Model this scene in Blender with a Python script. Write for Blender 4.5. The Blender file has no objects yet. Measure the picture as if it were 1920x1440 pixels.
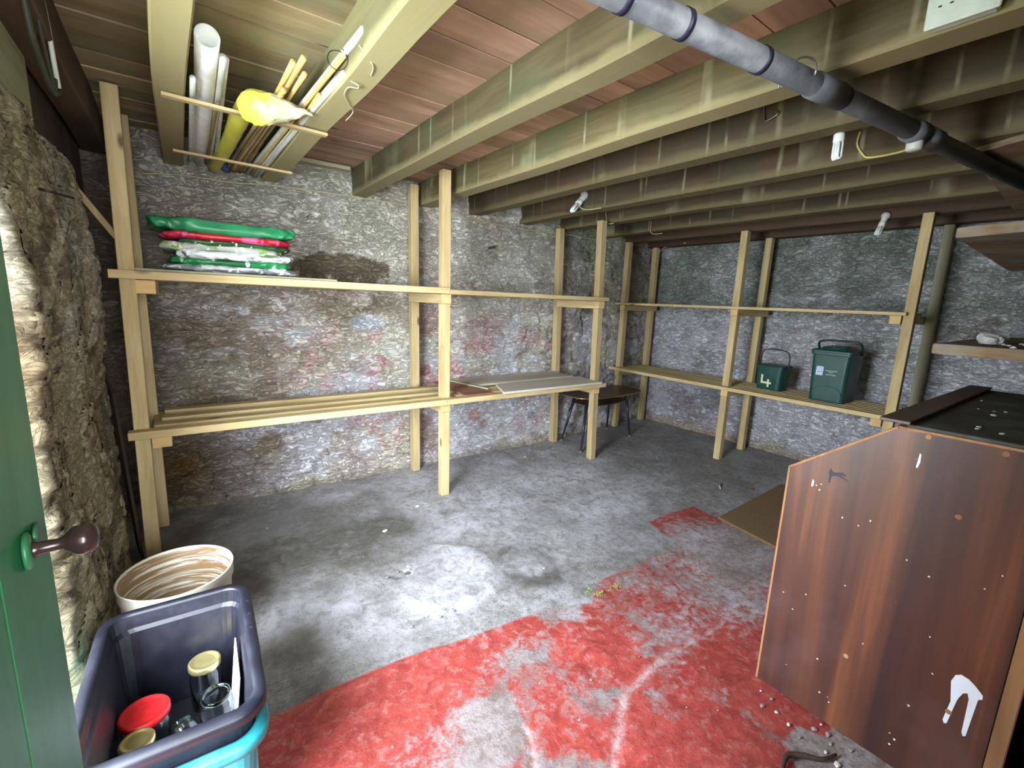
import bpy, bmesh, math, random
import numpy as np
from mathutils import Vector, Matrix, noise as mn
random.seed(7)
S = bpy.context.scene
COL = S.collection
# ------------------------------------------------------------------ camera, world, light, exposure
YAW, PIT, ROL, FPX, CAMH = 0.63826, -0.18080, 0.04082, 850.2, 1.5
Fv = Vector((math.sin(YAW)*math.cos(PIT), math.cos(YAW)*math.cos(PIT), math.sin(PIT)))
R0 = Vector((math.cos(YAW), -math.sin(YAW), 0)); U0 = R0.cross(Fv)
Rv = R0*math.cos(ROL)+U0*math.sin(ROL); Uv = -R0*math.sin(ROL)+U0*math.cos(ROL)
cam = bpy.data.cameras.new('camera'); co = bpy.data.objects.new('camera', cam); COL.objects.link(co)
co.matrix_world = Matrix(((Rv.x, Uv.x, -Fv.x, 0), (Rv.y, Uv.y, -Fv.y, 0), (Rv.z, Uv.z, -Fv.z, CAMH), (0, 0, 0, 1)))
cam.sensor_width = 36; cam.lens = FPX/1920*36; cam.clip_start = 0.02
S.camera = co
w = bpy.data.worlds.new('world'); S.world = w; w.use_nodes = True
wn = w.node_tree; bg = wn.nodes['Background']
bg.inputs['Color'].default_value = (0.80, 0.95, 0.92, 1); bg.inputs['Strength'].default_value = 4.0
def area(name, loc, rot, sx, sy, power, col):
    l = bpy.data.lights.new(name, 'AREA'); l.shape = 'RECTANGLE'; l.size = sx; l.size_y = sy
    l.energy = power; l.color = col
    o = bpy.data.objects.new(name, l); o.location = loc; o.rotation_euler = rot; COL.objects.link(o); return o
# overcast daylight falling in through the half-open doorway in the left wall, and the greener light bounced up off the garden
area('doorway_sky', (-1.55, 0.65, 1.80), (0, math.radians(-74), math.radians(24)), 2.3, 2.8, 760, (0.82, 0.90, 1.0))
area('garden_bounce', (-1.15, 1.35, 0.10), (0, math.radians(-140), 0), 1.2, 1.8, 22, (0.95, 1.0, 0.70))
area('added_fill', (0.26, -1.65, 1.50), (math.radians(80), 0, math.radians(-32)), 1.15, 1.4, 96, (0.90, 0.94, 1.0))  # added fill lamp behind the camera, standing for no known opening
S.view_settings.view_transform = 'Standard'; S.view_settings.look = 'None'
S.view_settings.gamma = 1; S.view_settings.use_curve_mapping = False; S.view_settings.exposure = 0.75

# ------------------------------------------------------------------ helpers
WL = {}
def empty(name, loc, label=None, cat=None, group=None, kind=None):
    o = bpy.data.objects.new(name, None); o.location = loc; o.empty_display_size = 0.05
    COL.objects.link(o); WL[o.name] = Vector(loc); tag(o, label, cat, group, kind); return o
def tag(o, label=None, cat=None, group=None, kind=None):
    if label: o['label'] = label
    if cat: o['category'] = cat
    if group: o['group'] = group
    if kind: o['kind'] = kind
    return o
def link(name, me, mat, parent=None, smooth=False, center=None):
    if mat is not None: me.materials.append(mat)
    n = len(me.vertices)
    a = np.empty(n*3, np.float32); me.vertices.foreach_get('co', a); a = a.reshape(-1, 3)
    c = (a.min(0)+a.max(0))/2 if center is None else np.array(center, np.float32)
    a -= c; me.vertices.foreach_set('co', a.ravel())
    if smooth: me.polygons.foreach_set('use_smooth', np.ones(len(me.polygons), bool))
    me.update()
    o = bpy.data.objects.new(name, me); COL.objects.link(o)
    wloc = Vector([float(v) for v in c])
    o.location = wloc - (WL[parent.name] if parent else Vector((0, 0, 0)))
    if parent: o.parent = parent
    WL[o.name] = wloc
    return o
def obj(name, bm, mat, parent=None, smooth=False, **t):
    me = bpy.data.meshes.new(name); bmesh.ops.recalc_face_normals(bm, faces=bm.faces[:])
    bm.to_mesh(me); bm.free()
    o = link(name, me, mat, parent, smooth); tag(o, **t); return o
def pyobj(name, v, f, mat, parent=None, smooth=False, center=None, attrs=None, **t):
    me = bpy.data.meshes.new(name); me.from_pydata([tuple(x) for x in v], [], [tuple(x) for x in f])
    if attrs:
        for k, arr in attrs.items():
            if arr.ndim == 2:
                at = me.attributes.new(k, 'FLOAT_COLOR', 'POINT'); at.data.foreach_set('color', arr.astype(np.float32).ravel())
            else:
                at = me.attributes.new(k, 'FLOAT', 'POINT'); at.data.foreach_set('value', arr.astype(np.float32))
    o = link(name, me, mat, parent, smooth, center); tag(o, **t); return o
def box(bm, lo, hi, bev=0.0, M=None):
    r = bmesh.ops.create_cube(bm, size=1)
    vs = r['verts']
    for v in vs:
        v.co = Vector([lo[i]+(v.co[i]+.5)*(hi[i]-lo[i]) for i in range(3)])
    if bev > 0:
        es = list({e for v in vs for e in v.link_edges})
        rr = bmesh.ops.bevel(bm, geom=es, offset=bev, segments=1, affect='EDGES', profile=.5)
        vs = list({v for f in rr['faces'] for v in f.verts} | {v for v in vs if v.is_valid})
    if M is not None:
        for v in vs: v.co = M @ v.co
    return vs
def B(name, lo, hi, mat, parent=None, bev=0.002, M=None, **t):
    bm = bmesh.new(); box(bm, lo, hi, bev, M); return obj(name, bm, mat, parent, **t)
def poly_prism(bm, pts, off):
    a = [bm.verts.new(p) for p in pts]; b = [bm.verts.new(Vector(p)+Vector(off)) for p in pts]
    bm.faces.new(a); bm.faces.new(b[::-1]); n = len(a)
    for i in range(n): bm.faces.new([a[i], b[i], b[(i+1) % n], a[(i+1) % n]])
def tube(bm, pts, rad, n=8, caps=True, closed=False):
    pts = [Vector(p) for p in pts]; rings = []
    rads = list(rad) if isinstance(rad, (list, tuple)) else [rad]*len(pts)
    if len(rads) != len(pts):
        rads = [float(t) for t in np.interp(np.linspace(0, 1, len(pts)), np.linspace(0, 1, len(rads)), rads)]
    up = None
    for i, p in enumerate(pts):
        if closed: d = pts[(i+1) % len(pts)]-pts[i-1]
        else: d = pts[min(i+1, len(pts)-1)]-pts[max(i-1, 0)]
        d.normalize()
        if up is None:
            up = Vector((0, 0, 1)) if abs(d.z) < .9 else Vector((1, 0, 0))
        s = d.cross(up).normalized(); up = s.cross(d).normalized()
        rings.append([bm.verts.new(p+(s*math.cos(2*math.pi*k/n)+up*math.sin(2*math.pi*k/n))*rads[i]) for k in range(n)])
    m = len(rings)
    for i in range(m if closed else m-1):
        a, b = rings[i], rings[(i+1) % m]
        for k in range(n): bm.faces.new([a[k], a[(k+1) % n], b[(k+1) % n], b[k]])
    if caps and not closed: bm.faces.new(rings[0][::-1]); bm.faces.new(rings[-1])
    return rings
def spline(pts, k=6):
    P = [Vector(p) for p in pts]; out = []
    for i in range(len(P)-1):
        p0, p1, p2, p3 = P[max(i-1, 0)], P[i], P[i+1], P[min(i+2, len(P)-1)]
        for j in range(k):
            t = j/k
            out.append(.5*((2*p1)+(p2-p0)*t+(2*p0-5*p1+4*p2-p3)*t*t+(3*p1-p0-3*p2+p3)*t**3))
    out.append(P[-1]); return out
def T(name, pts, rad, mat, parent=None, n=8, smooth=True, sp=0, **t):
    bm = bmesh.new(); tube(bm, spline(pts, sp) if sp else pts, rad, n); return obj(name, bm, mat, parent, smooth, **t)
def rr(w_, d_, r, z, n=5, cx=0, cy=0):
    r = min(r, w_/2-1e-4, d_/2-1e-4); out = []
    for q, (sx, sy) in enumerate(((1, 1), (-1, 1), (-1, -1), (1, -1))):
        for k in range(n+1):
            a = math.pi/2*(q+k/n)
            out.append((cx+sx*(w_/2-r)+r*math.cos(a), cy+sy*(d_/2-r)+r*math.sin(a), z))
    return out
def loft(bm, rings, capa=False, capb=False, M=None):
    R = [[bm.verts.new((M @ Vector(p)) if M is not None else p) for p in r] for r in rings]
    for a, b in zip(R[:-1], R[1:]):
        n = len(a)
        for k in range(n): bm.faces.new([a[k], a[(k+1) % n], b[(k+1) % n], b[k]])
    if capa: bm.faces.new(R[0][::-1])
    if capb: bm.faces.new(R[-1])
    return R
def lathe(bm, prof, n=28, M=None, capa=False, capb=False):
    loft(bm, [[(r*math.cos(2*math.pi*k/n), r*math.sin(2*math.pi*k/n), z) for k in range(n)] for r, z in prof], capa, capb, M)
def XF(loc=(0, 0, 0), rx=0, ry=0, rz=0):
    return Matrix.Translation(loc) @ Matrix.Rotation(math.radians(rz), 4, 'Z') @ Matrix.Rotation(math.radians(ry), 4, 'Y') @ Matrix.Rotation(math.radians(rx), 4, 'X')
def aim(a, b):
    d = (Vector(b)-Vector(a)).normalized()
    return Matrix.Translation(a) @ d.to_track_quat('Z', 'Y').to_matrix().to_4x4()
def rough(bm, amp, sc, seed=0.0):
    for v in bm.verts:
        n = mn.noise_vector(v.co*sc+Vector((seed, seed*1.7, 3.1)))
        v.co += n*amp

# ---- numpy value noise
_rs = np.random.RandomState(11); _TB = _rs.rand(64, 256, 256).astype(np.float32)[:8]
def vn(x, y, k=0):
    xi = np.floor(x).astype(int); yi = np.floor(y).astype(int); fx = x-xi; fy = y-yi
    fx = fx*fx*(3-2*fx); fy = fy*fy*(3-2*fy); Tt = _TB[k % 8]
    a = Tt[xi & 255, yi & 255]; b = Tt[(xi+1) & 255, yi & 255]; c = Tt[xi & 255, (yi+1) & 255]; d = Tt[(xi+1) & 255, (yi+1) & 255]
    return (a*(1-fx)+b*fx)*(1-fy)+(c*(1-fx)+d*fx)*fy
def fbm(x, y, o=4, k=0):
    s = 0; a = .5; t = 0
    for i in range(o):
        s = s+a*vn(x*2**i+17.3*i+k*31.7, y*2**i+9.1*i+k*5.3, k+i); t += a; a *= .55
    return s/t
def sstep(a, b, x):
    t = np.clip((x-a)/(b-a), 0, 1); return t*t*(3-2*t)
def blob(x, y, cx, cy, rx, ry, soft=.6):
    d = np.sqrt(((x-cx)/rx)**2+((y-cy)/ry)**2); return 1-sstep(1-soft, 1+soft, d)

# ------------------------------------------------------------------ materials
def newmat(name):
    m = bpy.data.materials.new(name); m.use_nodes = True; return m, m.node_tree, m.node_tree.nodes['Principled BSDF']
def nd(nt, ty, ins=None, **pr):
    n = nt.nodes.new(ty)
    for k, v in pr.items(): setattr(n, k, v)
    if ins:
        for k, v in ins.items():
            if isinstance(v, bpy.types.NodeSocket): nt.links.new(v, n.inputs[k])
            else: n.inputs[k].default_value = v
    return n
def mixc(nt, fac, a, b, bt='MIX'):
    n = nt.nodes.new('ShaderNodeMix'); n.data_type = 'RGBA'; n.blend_type = bt
    for i, v in ((0, fac), (6, a), (7, b)):
        if isinstance(v, bpy.types.NodeSocket): nt.links.new(v, n.inputs[i])
        else: n.inputs[i].default_value = v if i == 0 else (tuple(v)+(1,))[:4]
    return n.outputs[2]
def math_(nt, op, a, b=0.0, clamp=False):
    n = nt.nodes.new('ShaderNodeMath'); n.operation = op; n.use_clamp = clamp
    for i, v in ((0, a), (1, b)):
        if isinstance(v, bpy.types.NodeSocket): nt.links.new(v, n.inputs[i])
        else: n.inputs[i].default_value = v
    return n.outputs[0]
def ramp(nt, fac, stops, interp='LINEAR'):
    n = nt.nodes.new('ShaderNodeValToRGB'); n.color_ramp.interpolation = interp
    e = n.color_ramp.elements
    while len(e) < len(stops): e.new(.5)
    for i, (p, c) in enumerate(stops):
        e[i].position = p; e[i].color = (c, c, c, 1) if isinstance(c, (int, float)) else tuple(c)+(1,)
    nt.links.new(fac, n.inputs[0]); return n.outputs[0]
def noise(nt, vec, scale, det=4, rough_=.55, dist=0.0):
    return nd(nt, 'ShaderNodeTexNoise', {'Vector': vec, 'Scale': scale, 'Detail': det, 'Roughness': rough_, 'Distortion': dist}).outputs['Fac']
def mapping(nt, vec, sc=(1, 1, 1), loc=(0, 0, 0), rot=(0, 0, 0)):
    return nd(nt, 'ShaderNodeMapping', {'Vector': vec, 'Scale': sc, 'Location': loc, 'Rotation': rot}).outputs[0]
def bump(nt, bsdf, h, strength=.3, dist=.01):
    b = nd(nt, 'ShaderNodeBump', {'Height': h, 'Strength': strength, 'Distance': dist}); nt.links.new(b.outputs[0], bsdf.inputs['Normal'])
def wpos(nt): return nd(nt, 'ShaderNodeNewGeometry').outputs['Position']
def objco(nt):
    tc = nd(nt, 'ShaderNodeTexCoord').outputs['Object']; oi = nd(nt, 'ShaderNodeObjectInfo').outputs['Random']
    sc = nd(nt, 'ShaderNodeVectorMath', {0: (17.0, 31.0, 23.0)}, operation='SCALE'); nt.links.new(oi, sc.inputs['Scale'])
    ad = nd(nt, 'ShaderNodeVectorMath', {0: tc, 1: sc.outputs[0]}, operation='ADD').outputs[0]
    return ad, oi, tc
def wood(name, a, b, c, axis, rgh=.75, var=.35, stain=None, knots=True, gs=9, streak=None, edge=None):
    """a light, b mid, c dark grain colour; axis = direction of the grain"""
    m, nt, bs = newmat(name); v, oi, tc = objco(nt)
    s = [gs*5, gs*5, gs*5]; s[axis] = gs*.35
    g = noise(nt, mapping(nt, v, tuple(s)), 1, 5, .6, .6)
    s2 = [gs*.8]*3; s2[axis] = gs*.12
    g2 = noise(nt, mapping(nt, v, tuple(s2)), 1, 3, .5, 1.0)
    col = mixc(nt, ramp(nt, g, [(.32, 0.0), (.68, 1.0)]), a, b)
    col = mixc(nt, ramp(nt, g2, [(.45, 0.0), (.72, .8)]), col, c)
    f = noise(nt, v, 3.0, 4)
    if stain: col = mixc(nt, ramp(nt, f, [(.45, 0.0), (.65, .75)]), col, stain)
    if knots:
        vs = [7, 7, 7]; vs[axis] = 2.6
        vo = nd(nt, 'ShaderNodeTexVoronoi', {'Vector': mapping(nt, v, tuple(vs)), 'Scale': .8}).outputs['Distance']
        col = mixc(nt, ramp(nt, vo, [(.04, .85), (.10, 0.0)]), col, tuple(x*.25 for x in c))
    if streak:   # pale lime drips that ran down the sides of the timber
        vv = nd(nt, 'ShaderNodeTexVoronoi', {'Vector': mapping(nt, v, (0.02, 3.6, 0.15)), 'Scale': 1.0}, feature='DISTANCE_TO_EDGE').outputs['Distance']
        f2 = noise(nt, v, 5.0, 2)
        col = mixc(nt, math_(nt, 'MULTIPLY', ramp(nt, vv, [(.008, 1.0), (.030, 0.0)]), ramp(nt, f2, [(.42, 0.1), (.6, .75)])), col, streak)
    if edge:     # paler towards the bottom of the joist
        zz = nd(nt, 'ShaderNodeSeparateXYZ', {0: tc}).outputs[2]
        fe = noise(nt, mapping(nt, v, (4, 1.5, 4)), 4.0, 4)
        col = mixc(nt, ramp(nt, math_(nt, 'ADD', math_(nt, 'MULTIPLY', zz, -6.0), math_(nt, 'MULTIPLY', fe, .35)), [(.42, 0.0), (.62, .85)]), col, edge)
    hv = nd(nt, 'ShaderNodeHueSaturation', {'Color': col, 'Value': math_(nt, 'ADD', math_(nt, 'MULTIPLY', oi, var), 1-var/2)}).outputs[0]
    nt.links.new(hv, bs.inputs['Base Color']); bs.inputs['Roughness'].default_value = rgh
    bs.inputs['Specular IOR Level'].default_value = .3
    bump(nt, bs, g, .25, .003); return m
def plain(name, c, rgh=.5, metal=0, var=.12, sc=18, spec=.5, bmp=.05):
    m, nt, bs = newmat(name); v, oi, tc = objco(nt)
    f = noise(nt, v, sc, 4)
    col = mixc(nt, ramp(nt, f, [(.3, 0.0), (.7, 1.0)]), tuple(x*(1-var) for x in c), tuple(min(1, x*(1+var)) for x in c))
    nt.links.new(col, bs.inputs['Base Color']); bs.inputs['Roughness'].default_value = rgh; bs.inputs['Metallic'].default_value = metal
    bs.inputs['Specular IOR Level'].default_value = spec
    if bmp: bump(nt, bs, f, bmp, .004)
    return m
def dusty(name, c, dust, amt=.5, rgh=.5, sc=9):
    m, nt, bs = newmat(name); v, oi, tc = objco(nt)
    f = noise(nt, v, sc, 6, .65); g = noise(nt, v, sc*12, 3, .6)
    k = math_(nt, 'MULTIPLY', ramp(nt, f, [(.45, 0.0), (.68, 1.0)]), amt)
    col = mixc(nt, k, c, dust)
    col = mixc(nt, ramp(nt, g, [(.68, 0.0), (.74, .6)]), col, dust)
    nt.links.new(col, bs.inputs['Base Color']); nt.links.new(math_(nt, 'ADD', math_(nt, 'MULTIPLY', k, .4), rgh), bs.inputs['Roughness'])
    bump(nt, bs, f, .08, .004); return m
PINE = [(.60, .48, .25), (.48, .36, .17), (.33, .23, .10)]
pine = [wood('pale_softwood_%s' % 'xyz'[i], *PINE, i, var=.25) for i in range(3)]
pine_old = [wood('weathered_softwood_%s' % 'xyz'[i], (.42, .39, .26), (.33, .31, .20), (.22, .20, .12), i, var=.3) for i in range(3)]
endgrain = wood('fresh_end_grain', (.72, .50, .22), (.62, .42, .17), (.5, .3, .1), 0, knots=False, var=.1)
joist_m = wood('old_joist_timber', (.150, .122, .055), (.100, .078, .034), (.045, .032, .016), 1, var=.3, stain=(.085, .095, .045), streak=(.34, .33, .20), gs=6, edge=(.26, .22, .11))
joist_shade = wood('shaded_joist_timber', (.090, .062, .032), (.065, .043, .022), (.032, .020, .012), 1, var=.3, stain=(.05, .05, .028), streak=(.24, .23, .14), gs=6, edge=(.13, .105, .05))  # joist timber again, darkened to paint in the dimmer right side
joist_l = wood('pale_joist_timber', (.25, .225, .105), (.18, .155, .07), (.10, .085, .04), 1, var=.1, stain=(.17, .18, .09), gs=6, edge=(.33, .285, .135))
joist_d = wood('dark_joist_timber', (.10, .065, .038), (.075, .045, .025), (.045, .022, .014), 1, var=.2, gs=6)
plank_m = wood('ceiling_board_timber', (.46, .28, .20), (.36, .21, .145), (.16, .09, .055), 0, var=.5, stain=(.28, .20, .11), gs=6)
plank_g = wood('green_lit_board_timber', (.36, .29, .15), (.28, .21, .11), (.14, .10, .05), 0, var=.5, stain=(.22, .24, .13), gs=6)  # green daylight painted into the ceiling boards on the left
greyboard = wood('grey_dusty_board', (.60, .56, .48), (.52, .47, .39), (.34, .29, .23), 0, var=.15, gs=5)
redboard = wood('red_brown_board', (.42, .22, .12), (.30, .13, .08), (.16, .06, .04), 0, var=.2)
darkwood = wood('dark_damp_timber', (.09, .06, .045), (.06, .04, .03), (.03, .02, .015), 2, var=.2)
shelf_old = wood('old_shelf_board', (.30, .20, .11), (.20, .12, .06), (.09, .05, .03), 1, var=.2, stain=(.30, .31, .27))
white_pl = plain('white_plastic', (.78, .80, .74), .35)
grey_pl = plain('pale_grey_plastic', (.56, .58, .52), .45)
black_pl = dusty('black_plastic', (.006, .006, .012), (.03, .034, .05), .22, .42)
teal_pl = dusty('turquoise_plastic', (.015, .20, .23), (.08, .30, .33), .4, .4)
green_pl = dusty('dark_green_plastic', (.006, .058, .044), (.04, .11, .10), .4, .42)
green_dk = plain('darker_green_plastic', (.006, .035, .028), .4)
soil_m = dusty('grey_soil_pipe_plastic', (.085, .09, .10), (.28, .29, .29), .5, .5)
band_m = plain('near_black_rubber', (.012, .012, .03), .5)
steel = plain('dull_steel', (.35, .35, .33), .4, .9)
brass = plain('gold_lacquered_tin', (.62, .52, .22), .28, .85)
iron = plain('dark_iron', (.03, .02, .018), .32, .6)
knobm = plain('dark_brown_knob', (.045, .026, .024), .22, .3)
string_m = plain('natural_string', (.50, .44, .27), .9)
cable_w = plain('cream_cable', (.42, .38, .22), .6)
cable_y = plain('yellow_cable', (.62, .50, .16), .5)
cable_k = plain('dark_cable', (.03, .035, .02), .6)
socket_m = plain('white_socket_plastic', (.66, .72, .60), .3)
hole_m = plain('dark_socket_slot', (.02, .03, .02), .6)
bamboo = wood('bamboo_cane', (.62, .45, .16), (.50, .34, .11), (.32, .20, .06), 1, knots=False, var=.4, gs=14)
bamboo_d = wood('dark_cane', (.26, .18, .08), (.18, .12, .05), (.09, .06, .03), 1, knots=False, var=.4, gs=14)
conduit = dusty('dusty_pale_tube', (.55, .56, .48), (.36, .36, .30), .6, .5)
yellow_m = dusty('yellow_polythene', (.62, .58, .05), (.40, .40, .14), .5, .4)
def yend():
    m, nt, bs = newmat('cloudy_yellow_polythene'); v, oi, tc = objco(nt)
    x = nd(nt, 'ShaderNodeSeparateXYZ', {0: tc}).outputs[0]; f = noise(nt, v, 14, 4, .6)
    k = ramp(nt, math_(nt, 'ADD', math_(nt, 'MULTIPLY', x, 3.0), f), [(.30, 1.0), (.46, 0.0)])
    nt.links.new(mixc(nt, k, (.40, .38, .24), (.62, .62, .08)), bs.inputs['Base Color']); bs.inputs['Roughness'].default_value = .35; return m
yend_m = yend()
tabletop_m = wood('dark_table_laminate', (.14, .085, .055), (.10, .06, .04), (.06, .035, .025), 0, rgh=.35, var=.1, knots=False)
leg_m = plain('black_lacquer', (.02, .022, .035), .3)
lime_chip = plain('lime_fragment', (.72, .71, .68), .9, sc=40, bmp=.4)
grit_m = plain('grey_grit', (.30, .28, .27), .95, sc=60, bmp=.5)
paint_w = plain('white_gloss_paint', (.80, .84, .95), .25, var=.04)
paper_m = plain('white_card', (.80, .82, .90), .6, var=.05)
red_lid = plain('red_plastic_lid', (.62, .012, .015), .5, var=.2, sc=60)
bulbm = plain('bulb_glass_white', (.80, .85, .80), .2, var=.05)
def glassy(name, c, rgh=.05, tr=1.0, ior=1.45):
    m, nt, bs = newmat(name); v, oi, tc = objco(nt); f = noise(nt, v, 6, 3)
    nt.links.new(mixc(nt, f, c, tuple(x*.9 for x in c)), bs.inputs['Base Color'])
    bs.inputs['Roughness'].default_value = rgh; bs.inputs['Transmission Weight'].default_value = tr; bs.inputs['IOR'].default_value = ior; return m
glass = glassy('jar_glass', (.90, .96, .95))
clear_pl = glassy('cloudy_polythene', (.78, .80, .62), .35, .55, 1.2)

def cabinet_mat(name, axis=2):
    m, nt, bs = newmat(name); v, oi, tc = objco(nt)
    s = [9, 9, 9]; s[axis] = .45
    s3 = [70, 70, 70]; s3[axis] = 2.5
    a = noise(nt, mapping(nt, v, tuple(s)), 1, 4, .55, .4); b = noise(nt, mapping(nt, v, tuple(s3)), 1, 3, .6)
    col = ramp(nt, a, [(.34, (.040, .015, .014)), (.46, (.075, .026, .018)), (.56, (.110, .038, .021)), (.66, (.21, .072, .030))])
    col = mixc(nt, ramp(nt, b, [(.3, 0.0), (.7, .35)]), col, (.06, .022, .018))
    sp = noise(nt, v, 26, 4, .7); col = mixc(nt, ramp(nt, sp, [(.70, 0.0), (.76, .5)]), col, (.30, .22, .17))
    d = noise(nt, v, 3.0, 4); col = mixc(nt, ramp(nt, d, [(.5, 0.0), (.72, .22)]), col, (.20, .14, .14))
    nt.links.new(col, bs.inputs['Base Color']); bs.inputs['Roughness'].default_value = .38
    bump(nt, bs, b, .06, .002); return m
veneer = cabinet_mat('mahogany_veneer'); veneer_h = cabinet_mat('mahogany_veneer_flat', 0)
lipping = wood('pale_veneer_edge', (.50, .27, .12), (.38, .18, .08), (.22, .10, .05), 2, var=.1, knots=False)
cabtop_m = dusty('grimy_cabinet_top', (.045, .045, .036), (.17, .17, .15), .6, .7, 7)

def stone_mat(name, dark=False):
    m, nt, bs = newmat(name)
    at = nd(nt, 'ShaderNodeAttribute', attribute_name='tint').outputs['Color']; p = wpos(nt)
    n1 = noise(nt, p, 7, 8, .66, .4); n2 = noise(nt, p, 48, 5, .7)
    pr = mapping(nt, p, (1, 1, 2.3), (0, 0, 0), (.25, .2, 0)); n3 = noise(nt, pr, 11, 7, .68, 1.6); n4 = noise(nt, pr, 26, 6, .7, 1.0)
    rd = math_(nt, 'ABSOLUTE', math_(nt, 'SUBTRACT', n3, .5)); rd2 = math_(nt, 'ABSOLUTE', math_(nt, 'SUBTRACT', noise(nt, p, 5.5, 6, .62, 1.2), .5))
    col = mixc(nt, 1.0, at, ramp(nt, n1, [(.28, 1.1), (.5, 1.4), (.72, 1.6)]), 'MULTIPLY')
    col = mixc(nt, ramp(nt, n4, [(.60, 0.0), (.70, .45)]), col, (.30, .26, .21))
    col = mixc(nt, ramp(nt, rd, [(.005, .75), (.016, 0.0)]), col, mixc(nt, 1.0, at, (.38, .35, .32), 'MULTIPLY'))
    if not dark:
        col = mixc(nt, ramp(nt, n3, [(.55, 0.0), (.63, .8)]), col, mixc(nt, 1.0, at, (1.5, 1.5, 1.5), 'MULTIPLY'))
        sel = ramp(nt, noise(nt, p, 2.2, 2), [(.55, 0.0), (.62, 1.0)])
        col = mixc(nt, math_(nt, 'MULTIPLY', ramp(nt, rd2, [(.002, .9), (.009, 0.0)]), sel), col, (.07, .05, .05))
    col = mixc(nt, 1.0, col, (.86, .85, .88), 'DARKEN')
    nt.links.new(col, bs.inputs['Base Color']); bs.inputs['Roughness'].default_value = .92; bs.inputs['Specular IOR Level'].default_value = .2
    h = math_(nt, 'ADD', math_(nt, 'ADD', n3, math_(nt, 'MULTIPLY', math_(nt, 'MINIMUM', rd, .07), 4.0)), math_(nt, 'MULTIPLY', n4, .45))
    bump(nt, bs, h, 1.0, .028 if not dark else .016); return m
stone_m = stone_mat('limewashed_rubble'); stone_d = stone_mat('bare_earthy_rubble', True)

def floor_mat():
    m, nt, bs = newmat('painted_concrete'); p = wpos(nt)
    def A(n): return nd(nt, 'ShaderNodeAttribute', attribute_name=n).outputs['Fac']
    n1 = noise(nt, p, 5, 8, .65, .3); n2 = noise(nt, p, 28, 6, .75); n3 = noise(nt, p, 95, 4, .7); n4 = noise(nt, p, 13, 7, .7, 1.0)
    base = ramp(nt, n1, [(.30, (.19, .18, .17)), (.50, (.31, .30, .30)), (.68, (.43, .43, .46))])
    base = mixc(nt, ramp(nt, n2, [(.38, .65), (.52, 0.0)]), base, (.12, .11, .10))
    base = mixc(nt, ramp(nt, n3, [(.40, .45), (.52, 0.0)]), base, (.13, .12, .105))
    base = mixc(nt, ramp(nt, n2, [(.57, 0.0), (.68, .5)]), base, (.46, .45, .46))
    wf = math_(nt, 'MULTIPLY', A('white'), ramp(nt, n4, [(.38, 0.1), (.58, 1.0)]))
    base = mixc(nt, wf, base, (.58, .58, .64))
    df = math_(nt, 'MULTIPLY', A('dark'), ramp(nt, n4, [(.30, .55), (.60, 1.0)]))
    base = mixc(nt, df, base, (.085, .078, .066))
    # red paint, worn off where 'wear' is high
    red = ramp(nt, n4, [(.35, (.27, .035, .030)), (.55, (.40, .062, .052)), (.7, (.48, .10, .085))])
    red = mixc(nt, ramp(nt, n2, [(.52, 0.0), (.66, .5)]), red, (.50, .25, .23))
    red = mixc(nt, ramp(nt, n3, [(.36, .5), (.48, 0.0)]), red, (.20, .05, .045))
    wear = math_(nt, 'ADD', math_(nt, 'MULTIPLY', n4, .9), math_(nt, 'MULTIPLY', n2, .55))
    keep = ramp(nt, math_(nt, 'SUBTRACT', math_(nt, 'ADD', A('wear'), wear), .70), [(.38, 1.0), (.62, .12)])
    edge = ramp(nt, math_(nt, 'ADD', A('red'), math_(nt, 'MULTIPLY', n2, .12)), [(.54, 0.0), (.58, 1.0)])
    col = mixc(nt, math_(nt, 'MULTIPLY', keep, edge), base, red)
    col = mixc(nt, math_(nt, 'MULTIPLY', A('crack'), ramp(nt, n2, [(.38, .1), (.55, .8)])), col, (.50, .42, .42))
    col = mixc(nt, ramp(nt, n3, [(.70, 0.0), (.75, .6)]), col, (.62, .60, .58))
    col = mixc(nt, ramp(nt, n3, [(.27, .5), (.32, 0.0)]), col, (.05, .04, .035))
    nt.links.new(col, bs.inputs['Base Color'])
    nt.links.new(math_(nt, 'SUBTRACT', ramp(nt, n1, [(.3, .50), (.7, .85)]), math_(nt, 'MULTIPLY', math_(nt, 'MULTIPLY', keep, edge), .20)), bs.inputs['Roughness'])
    bump(nt, bs, math_(nt, 'ADD', math_(nt, 'ADD', n2, math_(nt, 'MULTIPLY', n3, .4)), math_(nt, 'MULTIPLY', n4, .8)), .55, .009); return m
floor_m = floor_mat()

def door_mat():
    m, nt, bs = newmat('green_gloss_paint'); p = objco(nt)[0]
    n = noise(nt, mapping(nt, p, (6, 6, 1.2)), 3, 5, .6, .5); s = noise(nt, p, 22, 5)
    col = mixc(nt, ramp(nt, n, [(.3, 0.0), (.7, 1.0)]), (.018, .125, .045), (.035, .19, .075))
    col = mixc(nt, ramp(nt, s, [(.62, 0.0), (.75, .5)]), col, (.08, .22, .12))
    nt.links.new(col, bs.inputs['Base Color']); bs.inputs['Roughness'].default_value = .4; bump(nt, bs, n, .15, .004); return m
door_m = door_mat()
def mat_coir():
    m, nt, bs = newmat('coir_matting'); p = wpos(nt)
    n = noise(nt, p, 160, 4, .8); l = noise(nt, p, 6, 3)
    col = ramp(nt, n, [(.3, (.09, .05, .022)), (.55, (.25, .15, .06)), (.75, (.38, .25, .12))])
    nt.links.new(mixc(nt, math_(nt, 'MULTIPLY', l, .4), col, (.16, .11, .06)), bs.inputs['Base Color']); bs.inputs['Roughness'].default_value = 1
    bump(nt, bs, n, 1.0, .01); return m
coir = mat_coir()
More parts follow.
